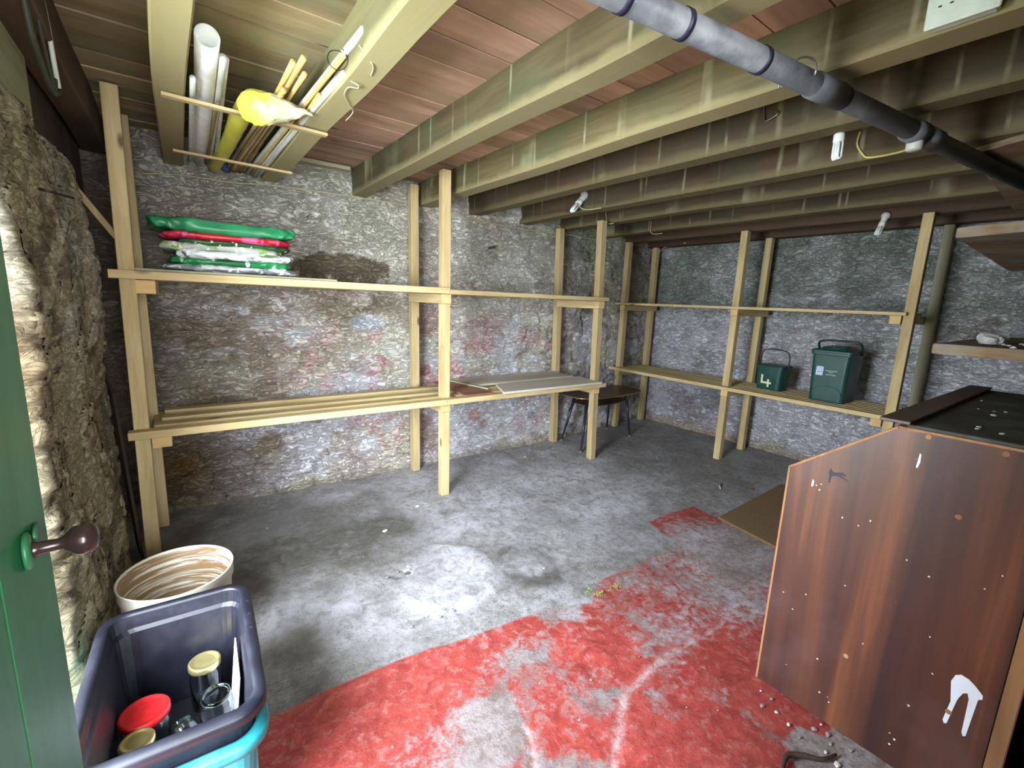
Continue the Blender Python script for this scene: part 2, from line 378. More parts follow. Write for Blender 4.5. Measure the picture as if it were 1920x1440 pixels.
def tub_mat():
    m, nt, bs = newmat('stained_white_tub'); p = objco(nt)[2]
    z = nd(nt, 'ShaderNodeSeparateXYZ', {0: p}).outputs[2]
    n = noise(nt, mapping(nt, p, (2, 2, 34)), 1.2, 6, .65, .8); k = noise(nt, mapping(nt, p, (14, 14, 60)), 1, 4, .7)
    col = mixc(nt, ramp(nt, n, [(.40, 0.0), (.50, .95)]), (.60, .58, .49), (.20, .105, .035))
    col = mixc(nt, ramp(nt, k, [(.62, 0.0), (.70, .8)]), col, (.16, .10, .05))
    nt.links.new(col, bs.inputs['Base Color']); bs.inputs['Roughness'].default_value = .45; return m
tub_m = tub_mat(); tub_out = dusty('cream_tub_plastic', (.70, .69, .58), (.50, .46, .30), .4, .4)
def leaf_mat():
    m, nt, bs = newmat('wet_green_leaf'); v, oi, tc = objco(nt); f = noise(nt, v, 12, 3)
    nt.links.new(mixc(nt, f, (.05, .30, .12), (.20, .55, .22)), bs.inputs['Base Color']); bs.inputs['Roughness'].default_value = .4; return m
leaf_m = leaf_mat()
def soil_out():
    m, nt, bs = newmat('mossy_ground'); p = wpos(nt); f = noise(nt, p, 5, 6)
    nt.links.new(ramp(nt, f, [(.3, (.05, .09, .03)), (.7, (.16, .22, .08))]), bs.inputs['Base Color']); bs.inputs['Roughness'].default_value = .95; return m

# ------------------------------------------------------------------ floor
g = .016
xs = np.arange(-.75, 5.45, g); ys = np.arange(-.75, 4.15, g); X, Y = np.meshgrid(xs, ys, indexing='ij')
def inpoly(x, y, poly):
    r = np.zeros(x.shape, bool); n = len(poly)
    for i in range(n):
        x1, y1 = poly[i]; x2, y2 = poly[(i+1) % n]
        if y1 == y2: continue
        r ^= ((y1 > y) != (y2 > y)) & (x < (x2-x1)*(y-y1)/(y2-y1)+x1)
    return r
def pdist(x, y, pts):
    d = np.full(x.shape, 9.0)
    for (x1, y1), (x2, y2) in zip(pts[:-1], pts[1:]):
        dx, dy = x2-x1, y2-y1; t = np.clip(((x-x1)*dx+(y-y1)*dy)/(dx*dx+dy*dy), 0, 1)
        d = np.minimum(d, np.hypot(x-x1-t*dx, y-y1-t*dy))
    return d
RED = [(-.6, 1.62), (.146, 1.604), (.772, 1.585), (1.418, 1.477), (1.60, 1.40), (1.764, 1.514), (2.49, 1.503), (2.589, 1.80), (3.12, 1.79), (3.10, 1.52), (3.0, 1.08), (2.85, .2), (2.8, -.7), (-.6, -.7)]
wob = (fbm(X*6, Y*6, 4, 2)-.5)*.05
sd = pdist(X+wob, Y+wob, RED+[RED[0]]); sd = np.where(inpoly(X+wob, Y+wob, RED), sd, -sd)
red = np.clip(.5+sd*4, 0, 1)
lf = fbm(X*1.7, Y*1.7, 4, 3)
wear = .30+.28*(lf-.5)*2
wear += .42*blob(X, Y, 1.15, 1.0, .55, .38)*sstep(.40, .62, fbm(X*3.2, Y*3.2, 4, 5)) + .36*blob(X, Y, 2.35, 1.30, .75, .42)
wear += .22*blob(X, Y, 1.0, .75, .45, .35)*sstep(.45, .6, fbm(X*4, Y*4, 3, 6))
wear -= .35*blob(X, Y, 1.55, .65, .36, .30) + .18*blob(X, Y, .45, 1.35, .35, .30) + .15*blob(X, Y, 1.2, 1.42, .35, .09)
wear += .7*blob(X, Y, 1.75, .36, .30, .36)*sstep(.35, .6, fbm(X*5, Y*5, 3, 1)) + .5*blob(X, Y, 1.45, 1.5, .12, .12)
white = .35*sstep(.48, .62, fbm(X*2.6, Y*2.6, 5, 7))+.75*blob(X, Y, .83, 3.32, .16, .10)+.60*blob(X, Y, .40, 2.03, .26, .20)+.65*blob(X, Y, 1.55, 2.65, .40, .30)+.5*blob(X, Y, 2.3, 2.35, .8, .55)+.5*blob(X, Y, 2.7, 2.9, .7, .22)
white += .35*blob(X, Y, 1.9, 3.3, .5, .2)+.4*blob(X, Y, .75, 1.75, .35, .12)+.45*blob(X, Y, 1.12, 2.05, .26, .24, .3)
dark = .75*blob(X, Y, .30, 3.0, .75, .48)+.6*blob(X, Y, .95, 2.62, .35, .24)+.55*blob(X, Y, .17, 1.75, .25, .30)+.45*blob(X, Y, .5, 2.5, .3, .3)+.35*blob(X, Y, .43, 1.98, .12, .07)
dark += .15*blob(X, Y, 4.4, 3.0, .9, .9)+.15*blob(X, Y, 4.3, 2.0, .8, .5)+.15*blob(X, Y, 2.35, 1.75, .5, .25)
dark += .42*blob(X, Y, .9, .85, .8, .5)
ring = np.hypot((X-1.60)/1.0, (Y-1.86)/1.0); dark += .9*np.exp(-((ring-.20)/.05)**2)*sstep(.36, .5, fbm(X*6, Y*6, 4, 4)) + .4*blob(X, Y, 1.62, 1.85, .2, .2)*fbm(X*14, Y*14, 3, 3)*2 + .3*sstep(.5, .62, fbm(X*3.1+5, Y*3.1, 5, 1))*(X < 2.2)
white += .5*blob(X, Y, 1.56, 1.82, .12, .10)
circ = np.hypot(X-1.10, Y-2.05)
white += .45*np.exp(-((circ-.31)/.03)**2)*(Y < 1.95)
CR = [(1.02, .55), (1.05, .77), (1.311, .945), (1.668, .974), (1.96, .941), (2.25, .98)]
crack = np.exp(-(pdist(X, Y, [(x+.0, y) for x, y in CR])/(.007+.016*fbm(X*9, Y*9, 3, 2)*(X < 1.7)))**2)
crack = np.maximum(crack, .9*np.exp(-(pdist(X, Y, [(.80, .86), (.88, .98), (.90, 1.05)])/.010)**2))
crack = np.clip(crack, 0, 1)
Z = (fbm(X*2.2, Y*2.2, 4, 0)-.5)*.016+(fbm(X*11, Y*11, 3, 1)-.5)*.006
Z += .007*(1-sstep(.28, .31, circ)) - .010*blob(X, Y, 1.60, 1.86, .2, .2)*fbm(X*9, Y*9, 3, 4)*2 - .006*crack
Z -= .010*blob(X, Y, .90, 2.17, .07, .05) + .010*sstep(.5, .62, fbm(X*16, Y*16, 3, 2))*(blob(X, Y, .93, 2.17, .10, .10)+.6*blob(X, Y, 1.6, 1.85, .22, .16)+.5*blob(X, Y, .93, 1.73, .14, .05)) + .008*sstep(.55, .7, fbm(X*4, Y*4, 4, 6))*blob(X, Y, 1.15, 1.0, .55, .4)
Z -= .002
nx, ny = X.shape; idx = np.arange(nx*ny).reshape(nx, ny)
q = np.stack([idx[:-1, :-1], idx[1:, :-1], idx[1:, 1:], idx[:-1, 1:]], -1).reshape(-1, 4)
pyobj('floor', np.stack([X, Y, Z], -1).reshape(-1, 3), q, floor_m, smooth=True, center=(0, 0, 0),
      attrs=dict(red=red.ravel(), wear=np.clip(wear, 0, 1.2).ravel(), white=np.clip(white, 0, 1).ravel(), dark=np.clip(dark, 0, 1).ravel(), crack=crack.ravel()), kind='structure')

# ------------------------------------------------------------------ rubble walls: a mortar sheet with every stone a part of it
def rubble_wall(name, P, N, U, V, base, mat, tint, cell, joint, amp, seed, gs=.014, aniso=.6, holes=None, relief=.024, maxst=295):
    """P origin, U along, V up (vectors), N outward to the room; base(u,v) extra offset along N; tint(u,v)->rgb"""
    rs = np.random.RandomState(seed); Lu, Lv = U[1]-U[0], V[1]-V[0]
    us = np.arange(U[0], U[1]+gs, gs); vs = np.arange(V[0], V[1]+gs, gs); u, v = np.meshgrid(us, vs, indexing='ij')
    seeds = []
    y = V[0]
    while y < V[1]:
        h = cell[1]*rs.uniform(.7, 1.35); x = U[0]-rs.rand()*cell[0]
        while x < U[1]+cell[0]:
            wd = cell[0]*rs.uniform(.5, 1.6); seeds.append((x+wd/2, y+h/2+rs.uniform(-.2, .2)*h)); x += wd
        y += h
    seeds = np.array(seeds)
    du = (fbm(u*5+seed, v*5, 3, seed)-.5)*.10; dv = (fbm(u*5, v*5+seed, 3, seed+1)-.5)*.07
    F1 = np.full(u.shape, 9.); F2 = np.full(u.shape, 9.); I = np.zeros(u.shape, int)
    for k, (a, b) in enumerate(seeds):
        d = np.sqrt(((u+du-a)*aniso)**2+(v+dv-b)**2)
        n = d < F1; F2 = np.where(n, F1, np.minimum(F2, d)); F1 = np.where(n, d, F1); I = np.where(n, k, I)
    e = F2-F1
    j = joint(u, v)      # 0 joints buried in limewash .. 1 joints raked out
    mortar = base(u, v)+(fbm(u*4+seed, v*7, 5, seed+2)-.5)*relief*2.4-.004*j
    rid = 1-np.abs(fbm(u*6+v*4+seed, v*13-u*3, 4, seed+3)*2-1); mortar += (rid-.8)*relief*1.3
    rid2 = 1-np.abs(fbm(u*9-v*5+seed, v*26+u*7, 3, seed+5)*2-1); mortar += (sstep(.80, .97, rid2)-.3)*relief*.38*sstep(.42, .55, fbm(u*3, v*3+seed, 3, seed+6))
    ra = rs.rand(len(seeds))
    prof = sstep(.004, .045, e)**.7*(amp*(.35+.65*j)*(.5+ra[I]))-.006*(1-sstep(0, .012, e))
    stone = mortar+prof+(fbm(u*16, v*20, 3, seed+4)-.5)*.008
    P = np.array(P); N = np.array(N); Ud = np.array(([0, 0, 0]), float)
    Ud = np.cross(np.array([0, 0, 1.]), N)
    def pos(off): return P+Ud*u[..., None]+np.array([0, 0, 1.])*v[..., None]+N*off[..., None]
    c = tint(u, v)
    cm = np.concatenate([c*(1-.35*(j*np.exp(-(e/.014)**2)))[..., None], np.ones(u.shape+(1,))], -1)
    cs = np.concatenate([c*(.88+.24*ra[I])[..., None], np.ones(u.shape+(1,))], -1)
    nx, ny = u.shape; idx = np.arange(nx*ny).reshape(nx, ny)
    q = np.stack([idx[:-1, :-1], idx[1:, :-1], idx[1:, 1:], idx[:-1, 1:]], -1).reshape(-1, 4)
    keep = np.ones(len(q), bool)
    if holes is not None: keep = ~holes(u, v)[:-1, :-1].ravel()
    root = pyobj(name, pos(mortar).reshape(-1, 3), q[keep], mat, smooth=True, attrs={'tint': cm.reshape(-1, 4)}, kind='structure')
    ps = pos(stone).reshape(-1, 3); fi = I.ravel(); csf = cs.reshape(-1, 4); ok = (e > .003).ravel()
    ids, cnt = np.unique(fi[ok], return_counts=True)
    order = ids[np.argsort(-cnt)][:maxst]
    qi = fi[q]; same = keep & (qi == qi[:, :1]).all(1) & ok[q].all(1); qid = qi[:, 0]
    ordq = np.argsort(qid[same], kind='stable'); qs = q[same][ordq]; qd = qid[same][ordq]
    for k in order:
        a, b = np.searchsorted(qd, k), np.searchsorted(qd, k, 'right')
        f = qs[a:b]
        if len(f) < 14: continue
        un, inv = np.unique(f, return_inverse=True)
        pyobj('stone', ps[un], inv.reshape(-1, 4), mat, root, True, attrs={'tint': csf[un]})
    return root
def mixn(a, b, t): return a*(1-t[..., None])+np.array(b)*t[..., None]
def tint_back(u, v):   # u = x
    x = u
    c = np.broadcast_to(np.array([.62, .585, .50]), u.shape+(3,)).copy()
    f1 = fbm(x*2.1, v*3, 5, 1); f2 = fbm(x*3.4+7, v*6, 5, 2); f3 = fbm(x*1.4+3, v*1.4, 4, 3)
    c = mixn(c, (.77, .735, .81), sstep(.36, .56, f1)*sstep(1.6, 1.0, v)*.9)  # cool limewash patches, whiter low down to paint in stronger light there
    c = mixn(c, (.38, .31, .22), sstep(.52, .60, f2)*(.35+.5*blob(x, v, .1, .7, 1.0, .9)))
    c = mixn(c, (.60, .36, .36), sstep(.44, .60, fbm(x*2.7, v*4.5, 5, 4))*sstep(.35, .55, fbm(x*9, v*11, 4, 2))*(1.0*blob(x, v, 1.95, .68, 1.0, .62)+.5*blob(x, v, 3.2, .7, .7, .6)+.35*blob(x, v, .9, 1.0, .8, .3)+.5*blob(x, v, .9, 1.55, .4, .15)))
    c = mixn(c, (.38, .20, .19), .55*blob(x, v, 1.78, 1.0, .13, 1.2)*sstep(.3, .6, f2))  # painted shadow of the middle back post, down the wall
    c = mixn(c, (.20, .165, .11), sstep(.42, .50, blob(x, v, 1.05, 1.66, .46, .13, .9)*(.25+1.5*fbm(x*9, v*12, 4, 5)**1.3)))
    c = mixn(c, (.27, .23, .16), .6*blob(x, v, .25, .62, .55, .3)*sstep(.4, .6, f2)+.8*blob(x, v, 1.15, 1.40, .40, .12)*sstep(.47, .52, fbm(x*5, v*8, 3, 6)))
    c = mixn(c, (.50, .54, .60), .8*blob(x, v, 1.25, 1.28, .14, .07, .3))
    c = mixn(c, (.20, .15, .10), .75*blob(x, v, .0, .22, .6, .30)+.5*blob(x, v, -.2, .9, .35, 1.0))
    c = mixn(c, (.30, .32, .23), .55*sstep(1.7, 2.2, v)*sstep(.35, .6, f3)+.5*sstep(2.9, 3.6, x)*sstep(1.2, 2.0, v))
    c = mixn(c, (.27, .25, .24), .6*sstep(.52, .62, fbm(x*5, v*9, 4, 7))*sstep(2.3, 3.2, x))
    c = mixn(c, (.13, .10, .07), .9*sstep(.02, -.22, x+.06*(f2-.5)))  # left corner of the wall darkened in the tint, as in shade
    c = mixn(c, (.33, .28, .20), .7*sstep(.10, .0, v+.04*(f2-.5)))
    return c
def base_back(u, v):
    x = u; return -.12*np.maximum(0, x-3.3)+.02*sstep(.4, 0, v)+.012*np.sin(v*3+x)
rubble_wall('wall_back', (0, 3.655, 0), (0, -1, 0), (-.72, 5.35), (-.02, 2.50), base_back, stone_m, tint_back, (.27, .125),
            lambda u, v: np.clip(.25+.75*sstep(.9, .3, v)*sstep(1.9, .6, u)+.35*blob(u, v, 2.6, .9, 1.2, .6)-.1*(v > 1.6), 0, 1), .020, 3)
def tint_right(u, v):  # N = (-1,0,0): U = (0,-1,0) so u = -y
    y = -u
    c = np.broadcast_to(np.array([.52, .53, .52]), u.shape+(3,)).copy()
    f1 = fbm(y*2.1+4, v*3, 5, 1); f2 = fbm(y*3.4+7, v*6, 5, 2)
    c = mixn(c, (.72, .71, .82), sstep(.30, .54, f1)*sstep(1.5, 1.2, v)*.85)
    c = mixn(c, (.19, .235, .18), sstep(.25, .6, f2)*sstep(1.45, 1.65, v)*.8)
    c = mixn(c, (.24, .17, .17), .7*blob(y, v, 3.0, .45, .6, .4)*sstep(.4, .6, f2))
    c = mixn(c, (.16, .16, .20), .8*blob(y, v, 2.85, .42, .22, .16))
    c = mixn(c, (.36, .24, .13), .75*sstep(.16, .02, v+.05*(f2-.5)))
    c = mixn(c, (.16, .13, .08), .7*blob(y, v, .75, 1.45, .28, .13)*sstep(.45, .55, fbm(y*7, v*7, 3, 2)))
    c = mixn(c, (.38, .36, .34), .5*sstep(.5, .6, fbm(y*8, v*12, 3, 4)))
    return c
rubble_wall('wall_right', (5.12, 0, 0), (-1, 0, 0), (-3.98, .45), (-.02, 2.50), lambda u, v: .015*np.sin(v*2+u*3)+.03*sstep(.3, 0, v), stone_m, tint_right, (.30, .13),
            lambda u, v: np.clip(.12+.3*sstep(1.0, .2, v), 0, 1), .016, 5, gs=.017)
def tint_left(u, v):   # N = (1,0,0): U = (0,1,0) so u = y
    c = np.broadcast_to(np.array([.36, .31, .20]), u.shape+(3,)).copy()
    f1 = fbm(u*6, v*5, 5, 1); f2 = fbm(u*9+7, v*8, 4, 2)
    c = mixn(c, (.50, .46, .36), sstep(.42, .60, f1)*sstep(.8, 1.5, v)*.8)
    c = mixn(c, (.13, .10, .06), sstep(.5, .66, f2)*.8)
    c = mixn(c, (.20, .24, .20), .5*blob(u, v, 2.5, 1.7, .25, .4))
    c = mixn(c, (.26, .15, .07), .5*blob(u, v, 1.65, 1.25, .2, .3))
    return c
rubble_wall('wall_left', (-.325, 0, 0), (1, 0, 0), (1.60, 3.20), (-.02, 2.02), lambda u, v: .02*np.sin(v*5)+.015*np.sin(u*9+v*4)-.22*sstep(1.80, 1.60, u+.05*(fbm(v*6+2, v*0+1, 3, 2)-.5)*4), stone_d, tint_left, (.17, .11),
            lambda u, v: u*0+.45, .012, 8, gs=.012, relief=.012)
# the recess wall behind the first post, the wall's outer skin and the piece beside the doorway
rubble_wall('wall_left_recess', (-.46, 0, 0), (1, 0, 0), (3.08, 3.80), (-.02, 2.50), lambda u, v: .02*np.sin(v*5+u*7), stone_d, lambda u, v: tint_left(u, v)*.35, (.2, .12), lambda u, v: u*0+.6, .02, 9, gs=.02)  # tint cut right down: shade of the recess painted in
bm = bmesh.new(); poly_prism(bm, [(-.38, 1.86, -.02), (-.50, 3.06, -.02), (-.50, 3.80, -.02), (-.80, 3.80, -.02), (-.68, 3.1, -.02), (-.44, 1.90, -.02)], (0, 0, 2.10))
obj('wall_left_outer', bm, stone_d, kind='structure')
rubble_wall('wall_near_left', (-.285, 0, 0), (1, 0, 0), (-.78, .10), (-.02, 2.45), lambda u, v: .01*np.sin(v*5), stone_d, tint_left, (.2, .12), lambda u, v: u*0+.6, .02, 10, gs=.025)
bm = bmesh.new(); box(bm, (-.62, -.80, -.02), (-.33, .06, 2.45)); obj('wall_left_jamb', bm, stone_d, kind='structure')
def tint_near(u, v):
    c = np.broadcast_to(np.array([.24, .25, .17]), u.shape+(3,)).copy()
    return mixn(c, (.14, .22, .07), sstep(.45, .6, fbm(u*6, v*6, 4, 3))*sstep(1.2, .3, v))
rubble_wall('wall_near', (0, -.10, 0), (0, 1, 0), (-5.2, -1.0), (-.02, 2.50), lambda u, v: .02*np.sin(v*5+u*2)+.055*sstep(.9, .2, v), stone_d, tint_near, (.25, .13), lambda u, v: u*0+.6, .02, 12, gs=.022)
bm = bmesh.new(); box(bm, (-.6, -3.2, -.02), (1.25, -3.0, 2.45)); box(bm, (.98, -3.0, -.02), (1.25, -.10, 2.45)); box(bm, (-.6, -3.0, -.02), (-.34, -.76, 2.45)); box(bm, (-.6, -3.2, 2.42), (1.25, -.72, 2.50)); box(bm, (-.6, -3.2, -.06), (1.25, -.74, -.01)); obj('added_fill_corridor', bm, stone_d, kind='structure')  # unseen corridor, added to set back and clip the fill lamp

# ------------------------------------------------------------------ ceiling: deck, boards, joists
ceil = B('ceiling', (-.75, -.75, 2.440), (5.3, 4.0, 2.47), darkwood, bev=0, kind='structure')
y = -.70; rnd = random.Random(4); row = 0
JX = [(-.36, -.25), (0.0, .10), (.53, .635), (1.13, 1.24), (1.67, 1.785), (2.15, 2.26), (2.73, 2.85), (3.24, 3.35), (3.87, 3.98), (4.42, 4.52)]
while y < 3.95:
    wd = rnd.uniform(.15, .20); row += 1
    cuts = [-.72, .58, 5.25] if row % 3 else [-.72, .58, 2.79, 5.25]
    for a, b in zip(cuts[:-1], cuts[1:]):
        z0 = 2.412+rnd.uniform(-.003, .003)
        B('plank', (a+.002, y+.003, z0), (b-.002, min(y+wd, 3.97)-.003, 2.438), plank_g if b < .6 else plank_m, ceil, bev=.002)
    y += wd
for i, (a, b) in enumerate(JX):
    yo = -.6
    bm = bmesh.new(); box(bm, (a, yo, 2.235), (b, 3.80 if b < 3.4 else 3.93, 2.411))
    bmesh.ops.subdivide_edges(bm, edges=[e for e in bm.edges if abs((e.verts[0].co-e.verts[1].co).y) > 1], cuts=26)
    for v in bm.verts:
        v.co.x += (mn.noise(Vector((v.co.y*1.5, i*3.3, v.co.z*2)))-.0)*.010
        if v.co.z < 2.3: v.co.z += mn.noise(Vector((v.co.y*1.2, i*5.1, 1)))*.008
    bmesh.ops.bevel(bm, geom=[e for e in bm.edges if abs((e.verts[0].co-e.verts[1].co).y) > .05 and e.verts[0].co.z < 2.3 and e.verts[1].co.z < 2.3], offset=.006, segments=1, affect='EDGES')
    obj('joist', bm, joist_d if i in (0, 9) else (joist_l if i in (1, 2) else (joist_m if i < 5 else joist_shade)), ceil)  # tone steps darker to the right: light falloff painted in
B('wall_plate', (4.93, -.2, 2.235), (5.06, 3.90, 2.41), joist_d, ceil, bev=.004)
B('wall_plate', (.70, 3.55, 2.385), (1.10, 3.70, 2.411), pine_old[0], ceil, bev=.003)
B('lintel', (-.62, -.1, 2.0), (-.345, 2.35, 2.26), wood('green_lit_lintel', (.40, .42, .24), (.32, .34, .19), (.2, .2, .1), 1), ceil, bev=.01)  # front lintel coloured pale green as if lit from the doorway
B('lintel', (-.66, 2.36, 1.99), (-.37, 3.80, 2.36), darkwood, ceil, bev=.01)

# ------------------------------------------------------------------ outside, seen through the slit by the door
pyobj('ground_outside', [(-6, -3, -.05), (-.62, -3, -.05), (-.62, 9, -.05), (-6, 9, -.05)], [(0, 1, 2, 3)], soil_out(), kind='structure')
sh = empty('shrub', (-1.25, 5.2, 0), 'bright green leafy shrub glimpsed through the slit beside the green door', 'shrub')
T('stem', [(-1.25, 5.2, -.04), (-1.22, 5.2, .5), (-1.28, 5.25, 1.0)], [.03, .022, .012], bamboo_d, sh)
vs, fs = [], []
r5 = random.Random(5)
for i in range(420):
    c = Vector((-1.25, 5.2, .62))+Vector((r5.gauss(0, .30), r5.gauss(0, .3), r5.gauss(0, .26)))
    d = Vector((r5.uniform(-1, 1), r5.uniform(-1, 1), r5.uniform(-.6, .6))).normalized()*.07; s = d.cross(Vector((r5.random(), r5.random(), 1))).normalized()*.028
    n = len(vs); vs += [c-d, c+s, c+d, c-s]; fs.append((n, n+1, n+2, n+3))
pyobj('foliage', vs, fs, leaf_m, sh, kind='stuff')

# ------------------------------------------------------------------ green door leaf standing open at the left
dr = empty('door_1', (-.2, .08, 0), kind='structure')
a, b = Vector((-.235, .08, 0)), Vector((-.170, .862, 0)); dd = (b-a).normalized(); Md = Matrix(((dd.x, -dd.y, 0, a.x), (dd.y, dd.x, 0, a.y), (0, 0, 1, 0), (0, 0, 0, 1)))
L = (b-a).length; k = 5
for i in range(k):
    B('board', (i*L/k+.0003, .0, .03), ((i+1)*L/k-.0003, .032, 1.96), door_m, dr, bev=.003, M=Md)
for z in (.25, 1.0, 1.7): B('ledge', (.03, .033, z), (L-.04, .055, z+.12), door_m, dr, bev=.004, M=Md)
kn = Md @ Vector((L-.085, -.001, 1.165))
ax = Vector((1.0, .10, .012)).normalized()
Mk = aim(kn, kn+ax)
bm = bmesh.new(); lathe(bm, [(.024, 0), (.024, .004), (.019, .007), (.0, .007)], 24, Mk, True); obj('rose', bm, door_m, dr, True)
bm = bmesh.new(); lathe(bm, [(.0095, .006), (.0105, .008), (.0085, .012), (.0075, .030), (.0082, .034), (.013, .039), (.0195, .045), (.0225, .052), (.0215, .060), (.016, .067), (.008, .070), (.0, .0705)], 28, Mk, True)
obj('knob', bm, knobm, dr, True)
ks = Md @ Vector((L-.055, -.003, 1.178)); bm = bmesh.new(); lathe(bm, [(.011, 0), (.011, .003), (.006, .004), (0, .004)], 20, aim(ks, ks+ax) @ Matrix.Diagonal((1.9, .8, 1, 1)), True); obj('keyhole_cover', bm, door_m, dr, True)

# ------------------------------------------------------------------ timber shelving along the back wall
PW = .064
def post(parent, x, y, z1, gaps=(), mat=None, lean=(0, 0), z0=.0, ax='x'):
    bm = bmesh.new(); segs = []; z = z0
    for ga, gb in gaps: segs.append((z, ga-.001)); z = gb+.001
    segs.append((z, z1))
    for a, b in segs: box(bm, (x-PW/2, y-PW/2, a), (x+PW/2, y+PW/2, b), .003)
    for v in bm.verts: v.co.x += lean[0]*(v.co.z); v.co.y += lean[1]*v.co.z
    return obj('post', bm, mat or pine[2], parent)
s1 = empty('timber_shelving', (1.5, 3.25, 0), 'pale timber shelving of posts and slats along the whitewashed back wall', 'shelving')
UB, LB = (1.462, 1.530), (.662, .733)
post(s1, -.196, 2.965, 2.40, lean=(.0105, 0)); post(s1, -.165, 3.46, 2.41)
post(s1, 1.580, 2.965, 2.36, (LB, UB), lean=(-.010, 0)); post(s1, 1.605, 3.545, 2.37, lean=(-.010, 0))
post(s1, 3.205, 2.965, 2.235, (LB, UB), lean=(-.035, 0)); post(s1, 3.245, 3.575, 2.235, lean=(-.03, 0))
for x, zz, w_ in ((-.115, UB, .085), (1.565, UB, .075), (3.165, UB, .075), (-.110, LB, .085), (1.570, LB, .075), (3.185, LB, .075)):
    o = B('bearer', (x-w_/2, 2.935, zz[0]), (x+w_/2, 3.50 if x < 0 else 3.51, zz[1]), pine[1], s1, .003)
    B('end_face', (x-w_/2+.002, 2.9335, zz[0]+.002), (x+w_/2-.002, 2.9345, zz[1]-.002), endgrain, o, 0)
# front rails and slats
def slat(parent, x0, x1, y0, y1, z, th, mat, skew=0, dz=0):
    bm = bmesh.new(); box(bm, (x0, y0, z), (x1, y1, z+th), .002)
    for v in bm.verts:
        t = (v.co.x-x0)/(x1-x0); v.co.y += skew*t; v.co.z += dz*t+math.sin(t*math.pi)*-.002
    return obj('slat', bm, mat, parent)
slat(s1, -.245, 1.565, 2.880, 2.932, 1.532, .040, pine[0]); slat(s1, 1.568, 3.205, 2.880, 2.932, 1.530, .032, pine[0], dz=.004)
slat(s1, -.20, 1.54, 3.02, 3.12, 1.532, .022, pine[0]); slat(s1, -.20, 1.54, 3.22, 3.33, 1.532, .022, pine[0]); slat(s1, -.12, 1.54, 3.40, 3.49, 1.532, .022, pine[0])
slat(s1, 1.56, 3.13, 3.02, 3.12, 1.532, .022, pine[0]); slat(s1, 1.56, 3.13, 3.22, 3.33, 1.532, .022, pine[0]); slat(s1, 1.65, 3.13, 3.42, 3.50, 1.532, .022, pine[0])
slat(s1, -.24, 1.545, 2.865, 2.932, .735, .040, pine[0]); slat(s1, 1.548, 3.235, 2.865, 2.932, .735, .040, pine[0])
slat(s1, -.14, 1.66, 3.005, 3.085, .735, .034, pine[0], .01); slat(s1, -.11, 1.68, 3.165, 3.245, .735, .034, pine[0], .0); slat(s1, -.10, 1.90, 3.36, 3.435, .735, .034, pine[0])
slat(s1, 1.70, 3.16, 3.005, 3.085, .735, .034, pine[0]); slat(s1, 1.70, 3.17, 3.165, 3.245, .735, .034, pine[0])
def board(label, group, pts, z, th, mat, rough_=.0):
    bm = bmesh.new(); poly_prism(bm, [(x, y, z) for x, y in pts], (0, 0, th))
    bmesh.ops.bevel(bm, geom=bm.edges[:], offset=.002, segments=1, affect='EDGES')
    return obj('loose_board', bm, mat, None, label=label, cat='board', group=group)
LBG = 'loose boards laid on the lower shelf'
board('wide grey dusty board laid on the lower shelf, nearest the front edge', LBG, [(2.03, 2.84), (2.17, 3.16), (3.18, 3.18), (3.15, 2.84)], .7765, .018, greyboard)
board('grey dusty board behind the front one on the lower shelf against the wall', LBG, [(1.93, 3.20), (1.98, 3.50), (3.16, 3.54), (3.14, 3.22)], .7765, .018, greyboard)
board('short red-brown board lying across the lower shelf beside the middle post', LBG, [(1.72, 2.90), (1.73, 3.50), (1.90, 3.50), (1.98, 2.90)], .7765, .010, redboard)
board('narrow pale strip of wood between red-brown and grey boards on lower shelf', LBG, [(1.985, 3.00), (1.87, 3.50), (1.905, 3.50), (2.02, 3.02)], .7885, .012, pine_old[1])
board('thin pale board lying under the stacked sacks on the top shelf', None, [(-.145, 2.89), (.80, 2.89), (.80, 3.00), (-.145, 3.01)], 1.5735, .011, pine_old[0])
board('wide dark-edged board under the rear of the stacked sacks', None, [(-.12, 3.02), (.72, 3.02), (.72, 3.48), (-.12, 3.48)], 1.5555, .014, pine_old[0])
# timber shelving 2, along the right wall
s2 = empty('timber_shelving', (4.6, 2.3, 0), 'pale timber slatted shelving along the far right wall holding two green caddies', 'shelving')
UB2, LB2 = (1.445, 1.508), (.655, .722)
post(s2, 4.36, 3.675, 2.232, (LB2, UB2)); post(s2, 4.95, 3.735, 2.232)
post(s2, 4.36, 2.30, 2.232, (LB2, UB2)); post(s2, 4.90, 2.34, 2.232, lean=(.012, 0))
post(s2, 4.36, .995, 2.232); post(s2, 5.0, 1.00, 2.232, mat=pine_old[2])
for yy, zz in ((3.675, UB2), (2.30, UB2), (3.675, LB2), (2.30, LB2)):
    o = B('bearer', (4.325, yy-.035, zz[0]), (4.95, yy+.035, zz[1]), pine[0], s2, .003)
    B('end_face', (4.3235, yy-.033, zz[0]+.002), (4.3245, yy+.033, zz[1]-.002), endgrain, o, 0)
for zz in (UB2, LB2):
    o = B('bearer', (4.325, 1.035, zz[0]), (4.985, 1.105, zz[1]), pine[0], s2, .003)
    B('end_face', (4.3235, 1.037, zz[0]+.002), (4.3245, 1.103, zz[1]-.002), endgrain, o, 0)
def slat2(x0, x1, y0, y1, z, th):
    bm = bmesh.new(); box(bm, (x0, y0, z), (x1, y1, z+th), .002); return obj('slat', bm, pine[1], s2)
slat2(4.275, 4.322, 1.00, 2.95, 1.510, .024); slat2(4.275, 4.322, 2.953, 3.78, 1.510, .024)
for x in (4.40, 4.53, 4.66, 4.79): slat2(x, x+.085, 1.04, 3.63, 1.510, .020)
slat2(4.262, 4.322, 1.01, 3.80, .725, .034)
